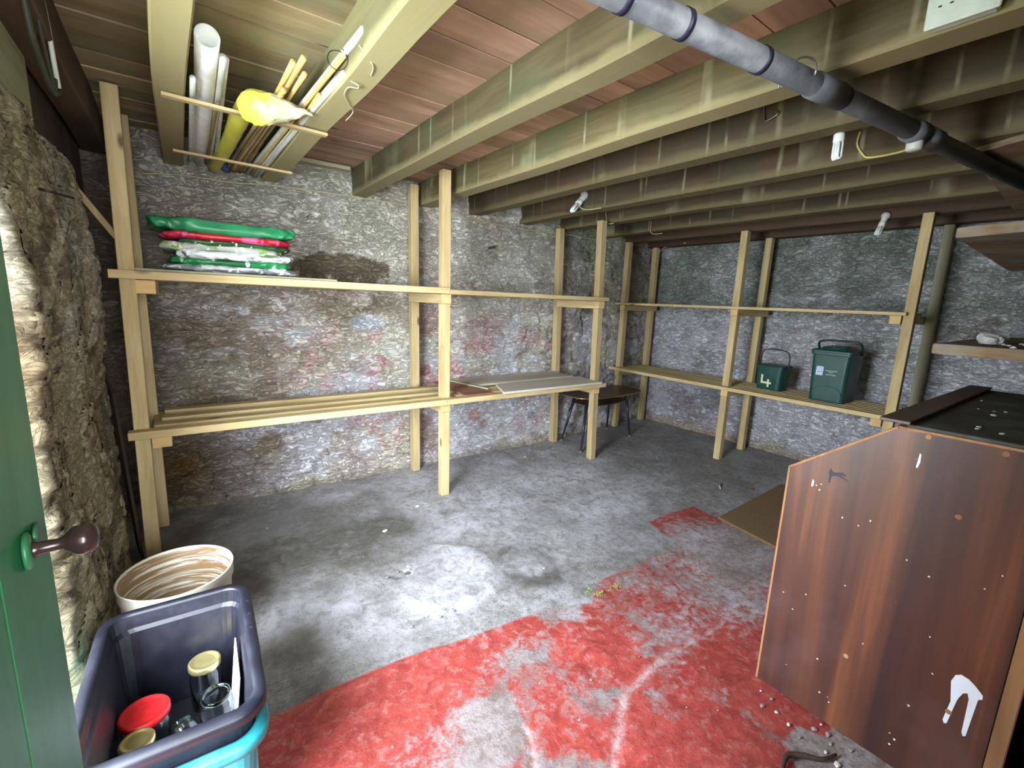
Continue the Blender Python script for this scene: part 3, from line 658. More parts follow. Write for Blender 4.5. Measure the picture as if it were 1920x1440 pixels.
for i in range(6): slat2(4.390+i*.085, 4.440+i*.085, 1.036, 3.72, .725, .028)

# ------------------------------------------------------------------ folded sacks on the top shelf
def sackmat(name, a, b, c, th=.5, sc=6, rgh=.35):
    m, nt, bs = newmat(name); v, oi, tc = objco(nt)
    f = noise(nt, mapping(nt, v, (1, 1, 3)), sc, 4, .6, 1.0); f2 = noise(nt, mapping(nt, v, (2, 1, 1)), sc*3, 2, .5)
    col = mixc(nt, ramp(nt, f, [(th-.03, 0.0), (th+.03, 1.0)]), a, b)
    col = mixc(nt, ramp(nt, f2, [(.60, 0.0), (.63, 1.0)]), col, c)
    nt.links.new(col, bs.inputs['Base Color']); bs.inputs['Roughness'].default_value = rgh; bump(nt, bs, f, .4, .01); return m
def sack(label, x0, x1, y0, y1, z0, z1, mat, seed, amp=.012, dip=0, gr='folded plastic sacks stacked on the top shelf'):
    bm = bmesh.new(); n = 22
    def ring(t, s): pass
    cx, cy, cz = (x0+x1)/2, (y0+y1)/2, (z0+z1)/2; hx, hy, hz = (x1-x0)/2, (y1-y0)/2, (z1-z0)/2
    rings = []
    for j in range(9):
        ph = math.pi*(j/8-.5); cz_ = math.copysign(abs(math.sin(ph))**.6, math.sin(ph)); cr = max(.02, math.cos(ph)**.28)if abs(math.cos(ph)) > 1e-6 else .02
        pts = []
        for k in range(120):
            th = 2*math.pi*k/120; c, s = math.cos(th), math.sin(th)
            px = cx+hx*cr*math.copysign(abs(c)**.32, c); py = cy+hy*cr*math.copysign(abs(s)**.32, s); pz = cz+hz*cz_
            t = (px-x0)/(x1-x0)
            nv = mn.noise_vector(Vector((px*8, py*8, pz*16+seed*7)))+mn.noise_vector(Vector((px*24, py*24, pz*34+seed*3)))*.8+mn.noise_vector(Vector((px*60, py*60, pz*60+seed*3)))*.25
            edge = abs(cz_) < .9
            pts.append((px+nv.x*amp*1.4, py+nv.y*amp*1.6, pz+nv.z*amp*(.7)*(1 if cz_ > -.9 else .15)+dip*(2*t-1)**2))
        rings.append(pts)
    loft(bm, rings, True, True)
    return obj('folded_sack', bm, mat, None, True, label=label, cat='sack', group=gr)
def spots(name, c, spot, sc=34, zlo=.0):
    m, nt, bs = newmat(name); v, oi, tc = objco(nt)
    vo = nd(nt, 'ShaderNodeTexVoronoi', {'Vector': mapping(nt, v, (1, .02, .6)), 'Scale': sc}).outputs['Distance']; f = noise(nt, v, 7, 4, .6, 1)
    col = mixc(nt, ramp(nt, vo, [(.22, 1.0), (.27, 0.0)]), mixc(nt, ramp(nt, f, [(.4, 0.0), (.6, 1.0)]), c, tuple(q*.5 for q in c)), spot)
    nt.links.new(col, bs.inputs['Base Color']); bs.inputs['Roughness'].default_value = .35; bump(nt, bs, f, .5, .012); return m
sack('crumpled white and grey plastic sack at the very bottom of the folded stack', -.04, .62, 2.95, 3.40, 1.588, 1.626, sackmat('white_grey_sack', (.66, .68, .70), (.22, .23, .25), (.84, .86, .88), .52, 5), 1, .016)
sack('green and white striped sack just above the bottom sack of the stack', -.01, .57, 2.97, 3.42, 1.618, 1.662, spots('green_stripe_sack', (.02, .25, .07), (.62, .70, .58), 22), 2, .016)
sack('shiny white crumpled plastic sack in the middle of the folded stack', .02, .60, 2.96, 3.42, 1.650, 1.706, sackmat('shiny_white_sack', (.74, .78, .80), (.13, .20, .10), (.90, .94, .94), .54, 7), 3, .022)
sack('pale grey and lime green sack above the shiny white one', -.04, .54, 2.98, 3.42, 1.692, 1.742, sackmat('lime_sack', (.50, .52, .44), (.22, .38, .06), (.74, .78, .70), .52, 5), 4, .020)
sack('dark green sack printed with white dots under the pink sack', .03, .58, 2.97, 3.42, 1.732, 1.762, spots('dark_green_sack', (.02, .11, .03), (.82, .85, .76), 40), 5, .010, -.008)
sack('red and pink plastic sack just below the plain green top sack', -.04, .58, 2.98, 3.40, 1.752, 1.792, sackmat('red_pink_sack', (.55, .012, .03), (.66, .10, .24), (.65, .10, .25), .55, 3), 6, .012)
sack('plain mid green plastic sack folded on top of the stack', -.09, .61, 2.98, 3.42, 1.785, 1.852, plain('green_sack', (.025, .26, .10), .38, var=.35, sc=7, bmp=.5), 7, .018, .014)

# ------------------------------------------------------------------ coffee table under the shelf
tb = empty('coffee_table', (3.78, 3.42, 0), 'small retro dark coffee table with splayed black legs under the shelf end', 'table')
def tt(z, cx, cy, hx, hy, n=48, p=.55):
    out = []
    for k in range(n):
        a = 2*math.pi*k/n; c, s = math.cos(a), math.sin(a)
        x = hx*math.copysign(abs(c)**p, c); y = hy*math.copysign(abs(s)**p, s)*(1-.10*(x/hx)**2)
        x, y = x*math.cos(.05)-y*math.sin(.05), x*math.sin(.05)+y*math.cos(.05); out.append((cx+x, cy+y, z))
    return out
bm = bmesh.new(); loft(bm, [tt(.524, 3.82, 3.43, .515, .245), tt(.528, 3.82, 3.43, .525, .255), tt(.538, 3.82, 3.43, .525, .255), tt(.541, 3.82, 3.43, .518, .248)], True, True); obj('tabletop', bm, tabletop_m, tb)
bm = bmesh.new(); tube(bm, tt(.533, 3.82, 3.43, .527, .257), .004, 6, closed=True); obj('brass_edging', bm, brass, tb, True)
bm = bmesh.new(); loft(bm, [tt(.425, 3.80, 3.43, .36, .17), tt(.437, 3.80, 3.43, .36, .17)], True, True); obj('magazine_shelf', bm, tabletop_m, tb)
for sx in (-.30, .30):
    for sy in (-.13, .13): T('rod', [(3.80+sx, 3.43+sy, .437), (3.80+sx, 3.43+sy, .524)], .004, brass, tb, 6)
for (bx, by), (tx, ty) in (((3.343, 3.54), (3.47, 3.50)), ((3.242, 3.14), (3.42, 3.27)), ((4.17, 3.63), (4.10, 3.56)), ((4.161, 3.27), (4.12, 3.34))):
    l = T('leg', [(bx, by, .02), (tx, ty, .524)], [.010, .019], leg_m, tb, 12)
    T('foot', [(bx, by, .0), (bx, by, .02)], [.011, .0125], plain('worn_leg_ferrule', (.25, .15, .08), .6), l, 10)

# ------------------------------------------------------------------ caddies
def caddy(label, M, w_, d_, h, mat, big):
    root = empty('food_waste_caddy', M.translation, label, 'caddy')
    bm = bmesh.new()
    rings = [rr(w_*.80, d_*.80, .03, .001), rr(w_*.84, d_*.84, .035, .0), rr(w_*.86, d_*.86, .035, .012), rr(w_*.93, d_*.93, .03, h*.80), rr(w_*.94, d_*.94, .03, h*.88), rr(w_, d_, .028, h*.89), rr(w_, d_, .028, h*.93), rr(w_*.96, d_*.96, .028, h*.93)]
    loft(bm, rings, True, False, M); obj('body', bm, mat, root, False)
    bm = bmesh.new()
    loft(bm, [rr(w_*1.0, d_*1.0, .03, h*.932), rr(w_*1.03, d_*1.03, .03, h*.935), rr(w_*1.03, d_*1.03, .03, h*.965), rr(w_*.96, d_*.96, .03, h*.985), rr(w_*.70, d_*.70, .03, h*.985), rr(w_*.62, d_*.64, .03, h*(1.03 if big else .985)), rr(w_*.5, d_*.55, .03, h*(1.03 if big else .985))], True, True, M)
    lid = obj('lid', bm, mat if big else green_dk, root)
    for i in range(3 if big else 0):
        B('rib', (-w_*.24, -d_*.2+i*d_*.15, h*1.03), (w_*.24, -d_*.2+i*d_*.15+.02, h*1.045), green_dk, lid, .002, M=M)
    return root
def PX(M, p): return M @ Vector(p)
# large one: local x along -y world (width), local -y towards the camera side (-x world)
Mb = Matrix.Translation((4.625, 1.485, .7535)) @ Matrix.Rotation(math.radians(-88), 4, 'Z')
cb = caddy('large dark green lidded food caddy with white printing on the right-hand shelf', Mb, .300, .39, .455, green_pl, True)
hp = [(-.155, -.05, .40), (-.158, -.12, .44), (-.152, -.19, .487), (-.10, -.235, .500), (0, -.245, .503), (.10, -.235, .500), (.152, -.19, .487), (.158, -.12, .44), (.155, -.05, .40)]
hp = [(x, -y-.02 if False else y+.06, z) for x, y, z in hp]
hp = [(-.158, .06, .41), (-.160, .02, .455), (-.156, -.01, .497), (-.11, -.022, .518), (0, -.025, .522), (.11, -.022, .518), (.156, -.01, .497), (.160, .02, .455), (.158, .06, .41)]
T('handle', [PX(Mb, p) for p in hp], .0095, green_dk, cb, 8, sp=5)
front = -.39*.43-.0045
def fy(z): return -(.39/2)*(.86+.07*(z-.012)/(.455*.8-.012))-.0012
# emblem and lettering (flat print)
def flat(name, pts, mat, parent, M, dz=.0006):
    bm = bmesh.new(); vs_ = [bm.verts.new(M @ Vector((x, fy(z)-dz, z))) for x, z in pts]; bm.faces.new(vs_); return obj(name, bm, mat, parent)
emb = plain('printed_pale_blue', (.42, .55, .75), .5, var=.05); embw = plain('printed_white', (.62, .74, .78), .5, var=.05)
e0 = flat('printed_emblem', [(-.095, .225), (-.042, .225), (-.040, .297), (-.046, .303), (-.090, .303), (-.093, .297)], emb, cb, Mb)
flat('emblem_band', [(-.094, .246), (-.041, .246), (-.041, .268), (-.094, .268)], embw, e0, Mb, .0012)
for i in range(3):
    x = -.085+i*.016; flat('emblem_mark', [(x, .251), (x+.010, .251), (x+.008, .262), (x+.002, .262)], green_dk, e0, Mb, .0018)
def text(s, M, size, mat, parent, name='lettering'):
    cu = bpy.data.curves.new(name, 'FONT'); cu.body = s; cu.size = size; cu.align_x = 'CENTER'; cu.extrude = .0002
    o = bpy.data.objects.new('tmp', cu); COL.objects.link(o); dg = bpy.context.evaluated_depsgraph_get(); dg.update()
    me = bpy.data.meshes.new_from_object(o.evaluated_get(dg)); bpy.data.objects.remove(o)
    me.transform(M); return link(name, me, mat, parent)
for s, z in (('FOOD WASTE', .266), ('ONLY', .253), ('RECYCLING', .232)):
    text(s, Mb @ Matrix.Translation((.018, fy(z)-.001, z)) @ Matrix.Rotation(math.radians(90), 4, 'X'), .0135, embw, cb)
bm = bmesh.new(); tube(bm, [PX(Mb, (.12*math.cos(a_), fy(.06+.09*math.sin(a_))-.001, .05+.09*math.sin(a_))) for a_ in [math.pi*i/14 for i in range(1, 14)]], .002, 6); obj('moulded_arc', bm, green_pl, cb, True)
for sx in (-.11, .12): B('clip_slot', (sx-.006, fy(.38)-.0015, .365), (sx+.006, fy(.38)+.004, .385), green_dk, cb, .001, M=Mb)
Ms = Matrix.Translation((4.645, 2.005, .7535)) @ Matrix.Rotation(math.radians(-94), 4, 'Z')
cs_ = caddy('small dark green kitchen caddy marked with a cream number 4', Ms, .262, .20, .245, green_pl, False)
hp = [(-.133, .0, .215), (-.134, .0, .30), (-.125, .0, .358), (-.095, .0, .383), (0, .0, .390), (.095, .0, .378), (.125, .0, .350), (.134, .0, .29), (.133, .0, .215)]
T('handle', [PX(Ms, p) for p in hp], .0055, band_m, cs_, 8, sp=5)
cream = plain('cream_tape', (.72, .68, .42), .6, var=.06)
bm = bmesh.new()
def fy2(z): return -(.20/2)*(.86+.07*(z-.012)/(.245*.8-.012))-.0016
def strip(x0, x1, z0, z1, k=0):
    vs_ = [bm.verts.new(Ms @ Vector((x, fy2(z)-.0006*k, z))) for x, z in ((x0, z0), (x1, z0), (x1, z1), (x0, z1))]; bm.faces.new(vs_)
strip(-.062, -.044, .060, .145); strip(-.062, .038, .060, .079, 1); strip(.000, .018, .030, .105, 2)
obj('number_4', bm, cream, cs_)

# ------------------------------------------------------------------ mahogany cabinet at the right
cab = empty('mahogany_cabinet', (2.5, .37, 0), 'old mahogany veneered cabinet with sloping front and white paint drips', 'cabinet')
prof = [(.05, .0), (.69, .0), (.69, .925), (.395, 1.155), (.05, 1.155)]
def side(x0, x1, mat, nm):
    bm = bmesh.new(); poly_prism(bm, [(x0, y_, z_) for y_, z_ in prof], (x1-x0, 0, 0)); bmesh.ops.bevel(bm, geom=bm.edges[:], offset=.0015, segments=1, affect='EDGES'); return obj(nm, bm, mat, cab)
sp_ = side(1.842, 1.864, veneer, 'side_panel'); side(3.13, 3.152, veneer, 'side_panel')
bm = bmesh.new()
for (a1, b1), (a2, b2) in zip(prof[1:4], prof[2:5]):
    d = Vector((0, a2-a1, b2-b1)).normalized(); n_ = Vector((0, -d.z, d.y))
    poly_prism(bm, [Vector((1.8405, a1, b1))+n_*-.0015, Vector((1.8405, a2, b2))+n_*-.0015, Vector((1.8405, a2, b2))+n_*.006, Vector((1.8405, a1, b1))+n_*.006], (.0245, 0, 0))
obj('edge_lipping', bm, lipping, sp_)
B('top', (1.842, .035, 1.157), (3.152, .375, 1.168), cabtop_m, cab, .002)
B('top_front_strip', (1.815, .362, 1.169), (3.17, .440, 1.181), veneer_h, cab, .002)
bm = bmesh.new(); poly_prism(bm, [(1.866, .395, 1.140), (1.866, .680, .915), (1.866, .668, .900), (1.866, .383, 1.125)], (1.262, 0, 0)); obj('sloping_front', bm, cabtop_m, cab)
B('front_panel', (1.866, .655, .03), (3.128, .675, .90), veneer, cab)
B('back_panel', (1.866, .052, .03), (3.128, .062, 1.15), plain('hardboard_back', (.22, .14, .08), .8), cab)
B('shelf', (1.866, .065, .50), (3.128, .65, .518), veneer_h, cab)
B('back_batten', (1.845, .012, .0), (1.872, .049, 1.10), lipping, cab, .003)
def splat(name, pts, mat=paint_w, par=None):
    bm = bmesh.new(); poly_prism(bm, [(1.8405, y_, z_) for y_, z_ in pts], (.0012, 0, 0)); return obj(name, bm, mat, par or sp_)
splat('white_paint_drip', [(.152, .405), (.146, .43), (.135, .440), (.117, .437), (.100, .425), (.083, .408), (.082, .396), (.090, .388), (.096, .255), (.102, .250), (.106, .262), (.108, .375), (.113, .392), (.122, .385), (.128, .365), (.131, .350), (.140, .262), (.146, .258), (.150, .268), (.143, .340)])
splat('white_paint_dab', [(.331, 1.085), (.327, 1.08), (.326, 1.055), (.330, 1.035), (.334, 1.038), (.3325, 1.06)])
splat('white_paint_dab', [(.604, .902), (.600, .896), (.600, .880), (.604, .872), (.607, .878), (.6065, .892)])
splat('black_ink_mark', [(.556, .960), (.552, .952), (.545, .948), (.530, .952), (.520, .956), (.508, .946), (.514, .945), (.526, .944), (.500, .930), (.528, .938), (.545, .936), (.551, .926), (.552, .905), (.556, .906), (.557, .93), (.560, .945)], band_m)
rp = random.Random(3)
for yh, zh in ((.319, 1.140), (.154, 1.135), (.217, .919), (.142, .302), (.413, .301)):
    bm = bmesh.new(); bmesh.ops.create_cone(bm, cap_ends=True, segments=12, radius1=.008, radius2=.007, depth=.002, matrix=Matrix.Translation((1.8412, yh, zh)) @ Matrix.Rotation(math.pi/2, 4, 'Y')); obj('screw_hole_plug', bm, lipping, sp_)
for i in range(26):
    yy, zz = rp.uniform(.08, .66), rp.uniform(.05, .9); r = rp.uniform(.0015, .004)
    splat('paint_fleck', [(yy-r, zz), (yy, zz-r*rp.uniform(.5, 1.5)), (yy+r, zz), (yy, zz+r)], lime_chip)
for i in range(22):
    x, yy = rp.uniform(1.95, 3.05), rp.uniform(.07, .34); bm = bmesh.new(); bmesh.ops.create_icosphere(bm, subdivisions=1, radius=rp.uniform(.004, .010), matrix=Matrix.Translation((x, yy, 1.169)) @ Matrix.Diagonal((1.6, 1, .35, 1))); rough(bm, .003, 60, i); obj('lime_fleck', bm, lime_chip, cab)

# ------------------------------------------------------------------ door mat
bm = bmesh.new(); poly_prism(bm, [(2.975, 1.06, .006), (4.05, 1.02, .006), (4.16, 1.60, .006), (3.06, 1.555, .006)], (0, 0, .018))
bmesh.ops.bevel(bm, geom=[e for e in bm.edges], offset=.004, segments=1, affect='EDGES')
obj('doormat', bm, coir, None, label='brown coir doormat on the concrete floor behind the cabinet', cat='doormat')

# ------------------------------------------------------------------ recycling boxes, tub and jars at the lower left
Mc = XF((-.075, 1.475, 0), rz=-2)
def crate(name, label, z0, h, w_, d_, mat, par_rim=True, lip=.028):
    root = empty(name, (-.075, 1.475, z0), label, 'crate')
    bm = bmesh.new(); M = Mc @ Matrix.Translation((0, 0, z0))
    wo, do = w_-2*lip, d_-2*lip
    loft(bm, [rr(wo*.86, do*.90, .03, 0), rr(wo*.87, do*.91, .035, .004), rr(wo*.985, do*.99, .05, h-.055), rr(wo, do, .05, h-.05), rr(wo, do, .05, h-.008), rr(wo-.006, do-.006, .05, h-.008), rr(wo-.012, do-.012, .05, h-.05), rr(wo*.985-.02, do*.99-.02, .05, h-.062), rr(wo*.87-.014, do*.91-.014, .035, .010)], True, True, M)
    obj('body', bm, mat, root, False)
    bm = bmesh.new()
    loft(bm, [rr(wo-.008, do-.008, .05, h-.010, 8), rr(wo-.006, do-.006, .055, h-.002, 8), rr(wo+.012, do+.012, .06, h, 8), rr(w_-.008, d_-.008, .075, h-.003, 8), rr(w_, d_, .08, h-.012, 8), rr(w_-.002, d_-.002, .08, h-.034, 8), rr(w_-.008, d_-.008, .08, h-.034, 8), rr(w_-.010, d_-.010, .08, h-.014, 8), rr(wo+.010, do+.010, .06, h-.012, 8)], False, False, M)
    rim = obj('rim', bm, mat, root, True)
    return root, rim, M, h
cr2, rim2, M2, _ = crate('recycling_box', 'turquoise recycling box underneath the black one on the red floor', .0, .365, .415, .640, teal_pl)
cr1, rim1, M1, h1 = crate('recycling_box', 'black plastic recycling box holding jars beside the green door', .085, .368, .415, .630, black_pl)
for i in range(3):
    B('rim_slot', (.186, .02+i*.075, h1-.0035), (.196, .026+i*.075, h1-.0005), band_m, rim1, 0, M=M1)
for i in range(6): B('rib', (.168, -.22+i*.03, .15), (.176, -.21+i*.03, .33), teal_pl, cr2, .001, M=M2)
bm = bmesh.new(); lathe(bm, [(0, .012), (.160, .012), (.166, .02), (.186, .335), (.190, .345), (.195, .348)], 48, XF((-.075, 2.16, .0), ry=0)); tb2 = empty('round_tub', (-.075, 2.16, 0), 'round cream plastic tub with brown stained inside behind the black box', 'tub')
obj('inner_lining', bm, tub_m, tb2, True)
bm = bmesh.new(); lathe(bm, [(0, .003), (.164, .003), (.170, .010), (.189, .30), (.196, .305), (.196, .350), (.199, .354), (.195, .357), (.190, .348)], 48, XF((-.075, 2.16, .0))); obj('shell', bm, tub_out, tb2, True)
def jar(label, M, r, h, lid=None, rl=None, lidmat=None, mat=glass):
    root = empty('glass_jar' if mat is glass else 'tub', M.translation, label, 'jar', 'glass jars in the black box')
    t = .003
    bm = bmesh.new(); lathe(bm, [(0, 0), (r*.85, 0), (r, .008), (r, h*.72), (r*.96, h*.80), (r*.80, h*.88), (r*.80, h*.98), (r*.83, h), (r*.80-t, h), (r*.80-t, h*.88), (r*.95-t, h*.79), (r-t, h*.72), (r-t, .010), (r*.8, .006), (0, .006)], 28, M)
    obj('body', bm, mat, root, True)
    if not lid:
        bm = bmesh.new(); bmesh.ops.create_cone
        tube(bm, [M @ Vector((r*.82*math.cos(a_), r*.82*math.sin(a_), h*.93)) for a_ in [2*math.pi*i/28 for i in range(28)]], .0022, 6, closed=True); obj('thread_ring', bm, mat, root, True)
    else:
        rl = rl or r*.88
        bm = bmesh.new(); lathe(bm, [(rl, h*.90), (rl+.001, h*.90+.001), (rl+.001, h+.001), (rl-.002, h+.004), (rl-.006, h+.0045), (rl-.009, h+.002), (rl*.55, h+.002), (0, h+.0025)], 32, M); obj('lid', bm, lidmat, root, True)
    return root
zb = .0975
jar('tall glass jar with round gold lid at the back of the black box', XF((-.010, 1.665, zb)), .046, .165, True, .046, brass)
jar('open glass jar without a lid, largest clear jar in the black box', XF((.012, 1.530, zb), rx=6), .047, .150)
jar('clear glass jar lying low in front of the open jar', XF((.010, 1.425, zb), rx=10), .036, .085)
jar('wide jar with a bright red plastic lid', XF((-.165, 1.555, zb)), .060, .150, True, .062, red_lid)
jar('glass jar with gold lid nearest the green door, beside the red lid', XF((-.178, 1.452, zb)), .042, .150, True, .041, brass)
jar('small clear jar lying between the red lid and the open jar', XF((-.055, 1.45, zb+.035), rx=-60, rz=20), .036, .100)
bm = bmesh.new(); box(bm, (0, 0, 0), (.004, .20, .23), .001, XF((.048, 1.44, zb+.003), ry=6, rz=-2)); obj('white_card_sheet', bm, paper_m, None, label='white card sheet standing on edge against the side of the black box', cat='card')

# ------------------------------------------------------------------ things stored between the first joists
rack = []
for lab, p in (('thin pale lath nailed under the joists, nearer the camera', ((.015, 2.335), (.625, 2.365))), ('thin pale lath nailed under the joists, nearer the back wall', ((.05, 3.205), (.64, 3.24)))):
    (xa, ya), (xb, yb) = p; bm = bmesh.new()
    d = Vector((xb-xa, yb-ya, 0)); n_ = Vector((-d.y, d.x, 0)).normalized()*.016
    A_ = Vector((xa, ya, 2.215)); poly_prism(bm, [A_-n_, A_+d-n_, A_+d+n_, A_+n_], (0, 0, .012)); obj('lath', bm, pine[0], None, label=lab, cat='lath', group='laths nailed under the joists')
def pipe(label, a, b, r, mat, hollow=False, name='pipe', cat='pipe', group='lengths stored between the joists', mid=None, nodes=0, n=10):
    a, b = Vector(a), Vector(b); bm = bmesh.new(); pts = [a] + ([Vector(mid)] if mid else []) + [b]
    pts = spline(pts, 8) if mid else [a.lerp(b, t/8) for t in range(9)]
    if hollow:
        n = 28; R_ = tube(bm, pts, r, n, False); R2 = tube(bm, pts, r*.90, n, False)
        for e_ in (0, -1):
            for k in range(n): bm.faces.new([R_[e_][k], R_[e_][(k+1) % n], R2[e_][(k+1) % n], R2[e_][k]])
    else:
        rads = [r*(1+.18*(nodes and (i % 3 == 0))) for i in range(len(pts))]
        tube(bm, pts, rads, n)
    return obj(name, bm, mat, None, True, label=label, cat=cat, group=group)
pipe('thick white plastic pipe with open end between the joists', (.148, 1.93, 2.303), (.190, 3.56, 2.276), .036, white_pl, True)
pipe('short thin white tube left of the thick white pipe', (.112, 2.17, 2.250), (.135, 3.50, 2.250), .010, grey_pl)
pipe('second thin white tube tucked left of the thick white pipe', (.116, 2.25, 2.272), (.150, 3.50, 2.262), .010, grey_pl)
pipe('thin pale strip right of the thick pipe, longest of the three there', (.197, 2.02, 2.29), (.235, 3.54, 2.262), .012, conduit)
pipe('flat grey-green tube right of the thick white pipe', (.212, 2.08, 2.31), (.262, 3.52, 2.248), .010, conduit)
pipe('thin brown cane just right of the thick white pipe', (.200, 2.36, 2.245), (.215, 3.50, 2.242), .007, bamboo_d, nodes=1, name='cane', cat='cane')
G = 'canes and tubes stored between the joists'
pipe('long pale grey tube reaching highest at the upper right of the bundle', (.533, 1.56, 2.306), (.44, 3.56, 2.25), .012, conduit, group=G)
pipe('second long pale grey tube tied beside the highest one', (.556, 1.59, 2.287), (.478, 3.58, 2.245), .011, conduit, group=G)
pipe('grey tube bound with wire, right edge of the bundle', (.530, 1.76, 2.250), (.50, 3.54, 2.243), .011, conduit, group=G)
pipe('long orange bamboo cane between the two pale tubes', (.520, 1.72, 2.290), (.46, 3.55, 2.242), .008, bamboo, nodes=1, group=G, name='cane', cat='cane')
pipe('orange cane lowest at the right edge of the bundle, beside the joist', (.512, 2.02, 2.256), (.517, 3.50, 2.242), .008, bamboo, nodes=1, group=G, name='cane', cat='cane')
pipe('short yellow cane pair, left one with cut end', (.408, 1.95, 2.315), (.372, 3.52, 2.243), .009, bamboo, nodes=1, group=G, name='cane', cat='cane')
pipe('short yellow cane pair, right and slightly longer one', (.428, 1.88, 2.310), (.392, 3.50, 2.245), .009, bamboo, nodes=1, group=G, name='cane', cat='cane')
pipe('knobbly yellow cane in front of the short pair', (.405, 2.12, 2.275), (.355, 3.50, 2.242), .010, bamboo, nodes=1, group=G, name='cane', cat='cane', mid=(.39, 2.4, 2.262))
pipe('single short yellow cane right of the short pair', (.452, 1.98, 2.300), (.41, 3.48, 2.243), .008, bamboo, nodes=1, group=G, name='cane', cat='cane')
for i, (xa, ya, xb) in enumerate(((.360, 2.50, .322), (.379, 2.46, .340), (.398, 2.42, .358), (.417, 2.40, .376), (.436, 2.38, .399))):
    pipe(['dark weathered cane behind the yellow roll, leftmost', 'dark weathered cane, second from the yellow roll', 'dark weathered cane, third from the yellow roll', 'dark weathered cane, fourth from the yellow roll', 'dark weathered cane in the middle of the bundle'][i], (xa, ya, 2.246+.004*i), (xb, 3.56, 2.243), .008, bamboo_d, nodes=1, group=G, name='cane', cat='cane')
# yellow roll and cloudy polythene
yr = empty('yellow_roll', (.31, 2.9, 2.25), 'crumpled yellow polythene roll with cloudy plastic end hanging over a lath', 'roll')
bm = bmesh.new(); tube(bm, spline([(.312, 2.31, 2.262), (.300, 2.55, 2.272), (.295, 2.9, 2.268), (.275, 3.3, 2.262), (.262, 3.62, 2.262)], 6), [.040]*9+[.036]*16, 20); rough(bm, .008, 18, 2); obj('wrapping', bm, yellow_m, yr, True)
bm = bmesh.new(); tube(bm, spline([(.300, 2.315, 2.240), (.312, 2.285, 2.236), (.345, 2.245, 2.232), (.40, 2.21, 2.230), (.455, 2.18, 2.228), (.515, 2.16, 2.228)], 5), [.018, .050, .066, .064, .050, .034, .020, .007], 18); rough(bm, .010, 24, 4); rough(bm, .004, 60, 6)
obj('cloudy_plastic_end', bm, yend_m, yr, False)
bm = bmesh.new(); tube(bm, [(.315, 3.50, 2.262), (.33, 3.60, 2.258)], [.028, .026], 14); obj('blue_end', bm, plain('blue_plastic', (.03, .08, .30), .5), yr, True)

# ------------------------------------------------------------------ soil pipe under the joists
sp = empty('soil_pipe', (1.8, .68, 2.18), 'grey plastic soil pipe with dark bands running under the joists', 'pipe')
def pp(t): return Vector((.35+t*(3.6-.35), .875-t*.46, 2.183-t*.012))
T('pipe_run', [pp(0), pp(1)], .032, soil_m, sp, 32)
for t in (.155, .213, .305, .430, .60):
    T('sealing_band', [pp(t), pp(t+.005)], .0345, band_m, sp, 32)
T('coupling', [pp(.385), pp(.428)], .0365, soil_m, sp, 32)
T('coupling', [pp(.575), pp(.60)], .040, soil_m, sp, 32); T('coupling', [pp(.607), pp(.64)], .038, soil_m, sp, 32)
c = pp(.592)+Vector((0, 0, -.045)); bm = bmesh.new(); lathe(bm, [(.026, .02), (.026, -.012), (.020, -.018), (0, -.018)], 18, XF(c)); obj('access_cap', bm, conduit, sp, True)
bm = bmesh.new(); q_ = pp(.36); tube(bm, [q_+Vector((0, .05*math.cos(a_), .05*math.sin(a_))) for a_ in [math.pi*i/12-.3 for i in range(15)]], .003, 6); obj('wire_clip', bm, steel, sp, True)

# ------------------------------------------------------------------ socket on the joist face
so = empty('wall_socket', (1.66, .38, 2.30), 'white double socket fixed on a joist side at the upper right', 'socket')
B('back_box', (1.633, .322, 2.238), (1.669, .452, 2.33), socket_m, so, .006)
B('faceplate', (1.626, .316, 2.234), (1.6335, .458, 2.334), socket_m, so, .003)
for cy in (.420, .354):
    for dy, dz, wy, wz in ((0, .022, .004, .008), (-.011, -.0, .007, .004), (.011, .0, .007, .004)):
        B('socket_slot', (1.6255, cy+dy-wy/2, 2.28+dz-wz/2), (1.6262, cy+dy+wy/2, 2.28+dz+wz/2), hole_m, so, 0)

# ------------------------------------------------------------------ lamps
def cfl(label, base, direction, s=1.0, holder=True):
    base = Vector(base); d = Vector(direction).normalized(); M = aim(base, base+d)
    root = empty('energy_saving_bulb', base, label, 'light bulb')
    if holder:
        bm = bmesh.new(); lathe(bm, [(.0, -.040*s), (.022*s, -.035*s), (.030*s, -.018*s), (.026*s, -.004*s), (.019*s, .006*s), (.018*s, .030*s), (0, .030*s)], 20, M); obj('lampholder', bm, grey_pl, root, True)
    bm = bmesh.new(); lathe(bm, [(0, .030*s), (.0175*s, .031*s), (.021*s, .036*s), (.021*s, .062*s), (.016*s, .067*s), (0, .067*s)], 20, M); obj('ballast', bm, white_pl, root, True)
    for i in range(3):
        o = (i-1)*.0125*s
        pts = [M @ Vector((o, -.008*s, .064*s)), M @ Vector((o, -.008*s, .120*s)), M @ Vector((o, -.004*s, .128*s)), M @ Vector((o, .004*s, .128*s)), M @ Vector((o, .008*s, .120*s)), M @ Vector((o, .008*s, .064*s))]
        T('glass_tube', pts, .0052*s, bulbm, root, 8)
    return root
cfl('energy saving bulb hanging straight down near the soil pipe', (2.255, .852, 2.262), (0.02, -.01, -1), 1.0, False)
cfl('energy saving bulb in a tilted holder near the middle of the ceiling', (2.715, 2.80, 2.345), (-.62, .05, -.72), 1.25)
cfl('small dusty energy saving bulb beneath the dark joist at far right', (4.40, 1.265, 2.235), (-.35, .15, -1), 1.05)
